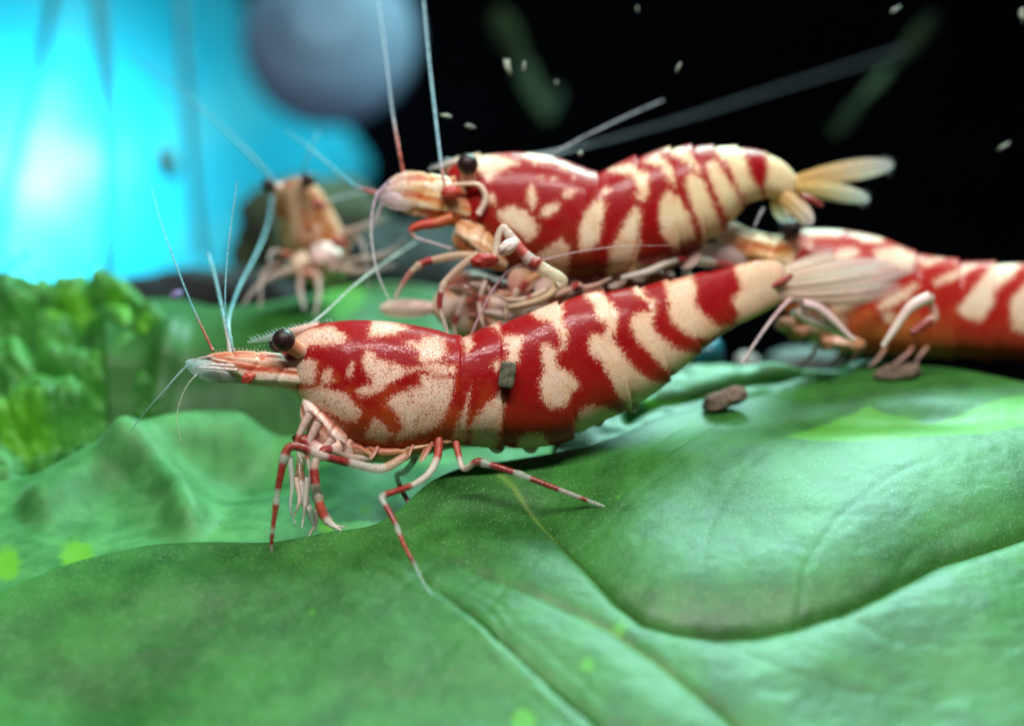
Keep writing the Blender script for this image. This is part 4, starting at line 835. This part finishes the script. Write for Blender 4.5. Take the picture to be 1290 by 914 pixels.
for nm, tip, wd, tw, bd in (('telson', (1084, 218, DB + .3), 7, 0.2, -2), ('uropod', (1126, 207, DB + .35), 11, -0.2, -3), ('uropod', (1096, 251, DB + .2), 10, 0.3, -4), ('uropod', (1024, 282, DB + .05), 10, 0.2, -2), ('uropod', (992, 281, DB + .2), 8, -0.3, 3)):
    fan(nm, (974, 236, DB + .16), tip, wd * 1.25, bd, tw, 1.0, 0.4, rootB, YEL, (0.86, 0.88, 0.86), nm == 'uropod', 0.04)
tube('uropod_mark', with_D([(1008, 246), (1022, 252), (1036, 259)], DB + .1), [3, 4.5, 2], [(0, RED), (1, RED)], M_SOFT, rootB)
tube('tail_bristle', with_D([(962, 262), (955, 275), (950, 287)], DB), [2.4, 2, 1.4], [(0, (0.5, 0.5, 0.55), 0.6), (1, (0.5, 0.5, 0.55), 0.4)], M_FEELER, rootB)

# ---------------------------------------------------------------- C: the one running out at the right
rootC = thing('shrimp', W(1150, 470, 6.1), 'blurred red and cream shrimp running out of the picture behind the pale tail fan', 'shrimp', 'red and white shrimps')
DC = 5.75
C_ST = [(966, 312, 966, 338, 5), (985, 294, 985, 388, 22), (1013, 289, 1012, 424, 36), (1062, 290, 1058, 443, 46), (1112, 300, 1108, 448, 48), (1155, 318, 1150, 449, 47), (1200, 328, 1195, 450, 46), (1245, 332, 1242, 452, 45), (1290, 334, 1290, 453, 44),
        (1340, 338, 1345, 448, 42), (1400, 345, 1410, 438, 38), (1460, 352, 1465, 425, 32), (1510, 360, 1512, 410, 22), (1530, 374, 1530, 396, 5)]
C_ST = [(*r, DC + 0.02 * max(0, i - 5)) for i, r in enumerate(C_ST)]
C_POLY = [disc(1030, 330, 9), disc(1048, 352, 7), disc(1005, 350, 8), disc(1080, 372, 8), disc(1100, 340, 6), disc(1120, 400, 9), disc(1140, 372, 8), disc(1060, 405, 9), disc(1022, 385, 8), disc(1020, 308, 5), z6((700,420),(760,380),(860,330),(880,350),(790,420),(720,450)), z6((520,240),(560,195),(620,190),(645,215),(600,248),(530,262)), z6((690,200),(800,190),(870,230),(840,290),(700,250)), z6((400,110),(590,115),(560,152),(430,158)), z6((600,130),(750,150),(720,178),(640,172)),
  z6((320,230),(380,180),(420,170),(380,235),(330,260)), z6((470,470),(560,400),(660,405),(600,450),(480,490)), z6((350,250),(450,260),(480,310),(400,340),(340,320)), z6((930,325),(1080,262),(1100,270),(1010,330),(940,348)), z6((880,245),(960,235),(975,245),(890,275)),
  z6((1018,440),(1100,340),(1200,240),(1290,240),(1250,310),(1180,365),(1172,420),(1120,490),(1060,478)), z6((1230,410),(1290,340),(1400,260),(1450,260),(1420,340),(1330,450),(1300,540),(1240,520)),
  z6((1500,420),(1540,330),(1620,280),(1660,290),(1600,400),(1560,560),(1500,540)), z6((1720,420),(1760,330),(1900,300),(1900,620),(1740,560)), z6((260,470),(480,500),(560,560),(560,680),(300,680))]
body('body', C_ST, C_POLY, M_BODY_C, rootC, 340, 96, grow=1.0, bounds=(5, 6.2, 7.2, 8.2, 9.2, 10.2, 11.2), amp=0.06, shield=0.02)
eye(rootC, (996, 289, DC - .12), 13, (1000, 306, DC - .08), (0.4, 0.12, 0.08))
flesh('antennal_stalk', [(1000, 300, 1000, 350, 26, DC - .05), (970, 296, 968, 344, 20, DC - .1), (940, 288, 936, 330, 15, DC - .12), (915, 280, 912, 312, 9, DC - .12), (898, 282, 897, 296, 3, DC - .12)], BPAL, M_SOFT, rootC, seed=24, tipcol=(0.80, 0.58, 0.58))
lobe('antennal_scale', (950, 322, DC - .14), (868, 322, DC - .2), 15, 3, (0.80, 0.58, 0.56), M_SOFT, rootC, tipcol=(0.72, 0.56, 0.6), alpha=0.9, tipalpha=0.6)
lobe('antennal_scale', (950, 305, DC - .05), (905, 284, DC - .05), 13, 3, (0.84, 0.64, 0.62), M_SOFT, rootC, tipcol=(0.84, 0.68, 0.68), alpha=0.95, tipalpha=0.7)
leg_tube('leg', with_D([(985, 350), (940, 338), (900, 332), (870, 327), (850, 328), (815, 342), (782, 350)], [DC, DC - .1, DC - .2, DC - .3, DC - .35, DC - .4, DC - .42]), [9, 9, 8, 7.5, 7, 6, 4], legbands((0.3, PINK), (0.42, (0.5, 0.06, 0.06)), (0.56, (0.82, 0.68, 0.6)), (0.66, RED), (1, (0.86, 0.78, 0.68))), M_LIMB, rootC, joints=(0.66,))
leg_tube('leg', with_D([(985, 360), (930, 340), (900, 350), (880, 352), (862, 345)], DC - .2), [8, 8, 8, 7, 5], legbands((0.5, PINK), (0.7, RED), (1, PINK)), M_LIMB, rootC)
leg_tube('leg', with_D([(1000, 392), (1020, 402), (1042, 410), (1062, 420), (1076, 428)], DC - .32), [10, 10, 9, 8, 4], [(0, (0.82, 0.62, 0.56)), (1, (0.82, 0.70, 0.62))], M_LIMB, rootC)
leg_tube('leg', with_D([(1010, 382), (1030, 388), (1050, 404), (1070, 424)], DC - .36), [8, 9, 8, 5], [(0, (0.76, 0.52, 0.56)), (1, (0.8, 0.62, 0.58))], M_LIMB, rootC)
leg_tube('leg', with_D([(1172, 374), (1150, 385), (1138, 398), (1126, 416), (1112, 436)], DC - .32), [11, 10, 8, 7, 4], [(0, (0.82, 0.62, 0.58)), (1, (0.86, 0.74, 0.66))], M_LIMB, rootC)
leg_tube('leg', with_D([(1150, 420), (1165, 408), (1178, 398), (1170, 376)], DC - .3), [8, 9, 8, 6], legbands((0.5, RED), (1, PINK)), M_LIMB, rootC)
feeler(rootC, with_D([(1010, 368), (990, 382), (965, 412), (934, 458)], [DC - .3, DC - .4, DC - .5, DC - .55]), 4.5, 2.6, (0.78, 0.48, 0.50), (0.70, 0.56, 0.56), 0.4, alpha=0.8)
for k in range(6):
    x = 990 + k * 17
    blob('mouthpart', (x, 408 + k * 6 + 7 * math.sin(k * 2.4), DC - .17), (13 + 4 * math.sin(k * 1.9), 10, 10), M_SOFT, rootC, (0.55, 0.26, 0.14) if k % 2 else (0.72, 0.46, 0.34), rough=0.3, seed=70 + k)
for k in range(6):
    x = 1030 + k * 29 + 6 * math.sin(k * 2.1)
    leg_tube('leg', with_D([(x, 436), (x - 10, 450 + 3 * math.sin(k)), (x - 26 + 9 * math.sin(k * 3), 462)], DC - .1), [4, 3.4, 1.6], [(0, (0.5, 0.22, 0.14)), (1, (0.66, 0.46, 0.42), 0.7)], M_LIMB, rootC, nv=8)
for tip, bd in (((1640, 350, DC + .3), -3), ((1650, 380, DC + .2), 2), ((1630, 410, DC + .2), 4)):
    lobe('uropod', (1520, 384, DC + .16), tip, 16, 4, (0.8, 0.55, 0.3), M_SOFT, rootC, tipcol=(0.84, 0.74, 0.6), bend=bd)

# ---------------------------------------------------------------- D: the small one facing us
rootD = thing('shrimp', W(390, 400, 7.0), 'small blurred amber shrimp facing the viewer below the cyan pane', 'shrimp', 'red and white shrimps')
DD_ = 6.15
D_ST = [(361, 226, 375, 223, 4), (352, 231, 386, 226, 16), (345, 242, 399, 235, 26), (344, 260, 411, 250, 33), (348, 285, 424, 274, 38), (354, 312, 436, 300, 38), (364, 334, 438, 322, 30), (380, 350, 428, 344, 16), (394, 357, 410, 355, 4)]
D_ST = [(*r, DD_ + 0.05 * i) for i, r in enumerate(D_ST)]
def z7(*p): return zp(p, 250, 180, 4.155)
M_BODY_D = mat_body('shell_amber', red=(0.56, 0.20, 0.045), orange=(0.58, 0.28, 0.08), white=(0.82, 0.60, 0.42), yellow=(0.70, 0.48, 0.34), speck=0.5)
D_POLY = [z7((340,150),(600,150),(700,260),(640,290),(560,250),(500,330),(470,330),(440,260),(380,280)), z7((600,520),(700,530),(780,560),(760,700),(600,700)), z7((480,560),(560,540),(600,640),(480,700)), z7((640,340),(760,360),(800,480),(740,470))]
D_POLY += [disc(random.uniform(345, 435), random.uniform(235, 330), random.uniform(4, 9), 7) for _ in range(40)]
body('body', D_ST, D_POLY, M_BODY_D, rootD, 140, 80, grow=3.0, bounds=(), expo=2.0)
for k, (x, y, rx, ry, c_) in enumerate(((410, 326, 20, 22, (0.80, 0.60, 0.54)), (380, 334, 17, 16, (0.78, 0.60, 0.42)), (428, 338, 13, 12, (0.76, 0.56, 0.50)), (396, 350, 16, 10, (0.70, 0.50, 0.40)))):
    blob('mouthpart', (x, y, DD_ + 0.06), (rx, ry, 26), M_SOFT, rootD, c_, rough=0.3, seed=400 + k)
for q, c_, r_ in (((402, 258), RED, 8), ((392, 289), (0.4, 0.07, 0.02), 6), ((428, 306), (0.4, 0.05, 0.03), 10), ((362, 321), (0.36, 0.04, 0.03), 7), ((388, 345), (0.4, 0.06, 0.04), 7)):
    blob('shell_spot', (*q, DD_ - 0.08), (r_, r_ * 0.7, 12), M_SOFT, rootD, c_, rough=0.3, seed=int(q[0]), rot=-15)
eye(rootD, (338.5, 233, DD_ - .05), 9, (352, 237, DD_), PINK); eye(rootD, (388, 227, DD_ - .05), 9.5, (380, 234, DD_), PINK)
feeler(rootD, with_D([(342, 224), (310, 190), (270, 152), (225, 112), (165, 70)], [DD_, DD_, DD_ + .1, DD_ + .2, DD_ + .4]), 3.2, 1.8, (0.08, 0.34, 0.40), (0.08, 0.42, 0.5), 0.2, alpha=0.8)
feeler(rootD, with_D([(381, 222), (390, 192), (402, 162)], [DD_, DD_, DD_ + .1]), 2.8, 1.6, (0.08, 0.3, 0.36), (0.08, 0.36, 0.44), 0.2, alpha=0.8)
feeler(rootD, with_D([(412, 254), (440, 246), (470, 240)], DD_ - .1), 2.6, 2.0, (0.5, 0.6, 0.62), (0.4, 0.58, 0.6), 0.2, alpha=0.7)
PD = (0.58, 0.40, 0.30)
for p, r_ in (([(430, 296), (450, 290), (468, 282), (486, 274)], [13, 12, 10, 5]), ([(432, 330), (460, 326), (490, 318), (510, 300)], [9, 8, 7, 4]), ([(430, 340), (460, 342), (495, 334)], [9, 9, 6]), ([(372, 340), (350, 345), (325, 360), (305, 385)], [10, 9, 6, 4]),
              ([(380, 345), (378, 365), (384, 390)], [9, 8, 5]), ([(400, 350), (402, 372), (396, 398)], [9, 7, 4]), ([(420, 340), (436, 318), (452, 300), (462, 330)], [6, 5, 5, 4]), ([(358, 330), (340, 336), (330, 350), (328, 388)], [6, 6, 5, 4]), ([(360, 320), (344, 316), (338, 330)], [6, 6, 4])):
    leg_tube('leg', with_D(p, np.linspace(DD_ - .05, DD_ - .2, len(p))), np.array(r_) * 0.75, [(0, PD, 0.7), (0.6, (0.66, 0.56, 0.52), 0.5), (1, (0.6, 0.58, 0.56), 0.25)], M_SOFT, rootD)

# ---------------------------------------------------------------- E: hidden one between
rootE = thing('shrimp', W(600, 440, 5.5), 'pale pinkish shrimp mostly hidden between the sharp shrimp and the upper one', 'shrimp', 'red and white shrimps')
DE = 5.42
E_ST = [(546, 376, 546, 396, 5), (560, 352, 560, 412, 20), (590, 340, 590, 430, 32), (630, 350, 630, 440, 36), (670, 356, 670, 440, 34), (720, 352, 715, 430, 30), (770, 346, 765, 415, 24), (820, 340, 815, 390, 16), (850, 345, 850, 368, 5)]
E_ST = [(*r, DE + 0.01 * i) for i, r in enumerate(E_ST)]
E_POLY = [[(540, 360), (585, 372), (600, 420), (550, 430)], disc(603, 353, 14), [(612, 370), (650, 360), (690, 372), (700, 420), (620, 440)], [(705, 350), (740, 345), (745, 380), (710, 390)], [(760, 345), (790, 340), (790, 372), (760, 380)]]
M_BODY_E = mat_body('shell_pale', red=(0.46, 0.15, 0.10), orange=(0.48, 0.22, 0.12), white=(0.72, 0.56, 0.48), yellow=(0.70, 0.50, 0.42), speck=0.4)
body('body', E_ST, E_POLY, M_BODY_E, rootE, 200, 72, bounds=(4, 5, 6, 7), amp=0.06)
for q, r_, c_ in (([(612, 352), (604, 378), (606, 400), (614, 424)], [3.4, 3.2, 2.6, 1.4], PALE), ([(662, 356), (646, 372), (638, 392), (640, 416)], [3.8, 3.6, 3, 1.6], (0.7, 0.52, 0.36)), ([(690, 364), (664, 376), (642, 378), (622, 370)], [4, 4, 3.4, 2], (0.72, 0.56, 0.40)), ([(700, 372), (722, 364), (748, 360), (770, 350)], [3.6, 3.4, 3, 2], PINK)):
    tube('leg', with_D(q, np.linspace(DE - .16, DE - .22, len(q))), r_, bands((0.3, c_, .8), (0.42, RED), (0.8, c_, .8), (1, PALE, .6)), M_LIMB, rootE, joints=(0.42,))
for k, (x, y, rx, ry, c_) in enumerate(((578, 366, 13, 9, (0.62, 0.40, 0.30)), (604, 362, 12, 10, (0.74, 0.56, 0.46)), (622, 396, 15, 9, (0.72, 0.58, 0.52)), (652, 404, 18, 10, (0.70, 0.60, 0.56)), (600, 400, 12, 8, (0.46, 0.16, 0.09)), (640, 372, 14, 7, (0.50, 0.22, 0.10)), (680, 396, 16, 8, (0.66, 0.46, 0.34)))):
    lobe('mouthpart', (x - rx, y - ry * 0.4, DE - .12), (x + rx * 1.2, y + ry * 0.5, DE - .14), ry * 0.9, 5, c_, M_SOFT, rootE, alpha=0.8, twist=0.5)
lobe('antennal_scale', (560, 388, DE), (478, 388, DE + .1), 12, 6, (0.84, 0.62, 0.54), M_SOFT, rootE, tipcol=(0.84, 0.68, 0.56))
leg_tube('leg', with_D([(585, 372), (578, 392), (572, 412), (576, 436)], DE - .15), [6, 6, 5, 4], legbands((0.4, PALE), (0.6, RED), (1, PALE)), M_LIMB, rootE)


# ================================================================== small things
def pellet(c, half, rot, label, seed):
    o = blob('food_pellet', c, half, M_PELLET, None, rough=0.22, seed=seed, sq=2.7, rot=rot); tag(o, label, 'food pellet', 'brown food pellets')
pellet((913, 502, 5.36), (27, 12, 12), 20, 'brown food pellet lying in the leaf crease under the shrimp tail', 101)
pellet((1130, 469, 5.57), (29, 11, 12), 8, 'blurred brown food pellet on the leaf crest', 102)
o = blob('food_crumb', (639, 472, 4.80), (10, 16, 5), mat_plain('crumb', (0.14, 0.13, 0.08), 0.7, (0.05, 0.05, 0.03), 50, 0.01), None, rough=0.06, seed=103, sq=6, rot=-8)
tag(o, 'small square brown crumb stuck on the side of the sharp shrimp', 'crumb')
o = blob('chip', (222, 372, 5.7), (7, 5, 4), mat_plain('purple_chip', (0.30, 0.24, 0.55), 0.4), None, rough=0.5, seed=104, rot=35); tag(o, 'tiny purple chip above the hanging leaf', 'chip')
b = N('clear_drop'); p = b.bsdf(Base_Color=(1, 1, 1), Roughness=0.02, Transmission_Weight=1.0, IOR=1.25); M_DROP = b.done(p.outputs[0])
o = blob('bubble', (727, 361, 5.2), (8, 7, 7), M_DROP, None); tag(o, 'clear round bubble resting on the back of the sharp shrimp', 'bubble')
SP = [(640, 84, 5.4, 3, 11, 'curved pale flake drifting highest above the eye of the upper shrimp'), (660, 83, 5.4, 2, 6, 'small greenish flake close beside the curved pale flake'), (854, 86, 5.4, 1.6, 5, 'thin upright flake in the dark water above the long feelers'),
      (563, 146, 5.3, 6, 2.5, 'upper of two flat pale flakes just above the eye of the upper shrimp'), (592, 159, 5.3, 6, 2.5, 'lower of two flat pale flakes just above the eye of the upper shrimp'), (731, 194, 5.3, 3, 3, 'round pale crumb floating over the back of the upper shrimp'),
      (701, 104, 5.6, 1.8, 2, 'tiny dim speck right of the pale flake pair in the black water'), (1265, 184, 5.6, 8, 1.8, 'thin slanting flake beside the right edge in the black water'), (1128, 12, 5.6, 5, 1.8, 'slanting flake at the top edge above the olive plant'), (803, 12, 5.6, 1.6, 3, 'tiny faint speck at the top edge over the upper shrimp'), (1288, 20, 5.5, 3, 8, 'pale flake cut by the top right corner')]
for k, (x, y, D_, a, h_, lb) in enumerate(SP):
    o = blob('floating_speck', (x, y, D_), (a, h_, min(a, h_)), M_SPECK, None, rough=0.9, seed=200 + k * 7, nu=12, nv=14, rot=(12, -8, -25, -12, -5, 0, 30, 28, 30, 0, 5)[k])
    tag(o, lb, 'speck', 'specks drifting in the dark water')
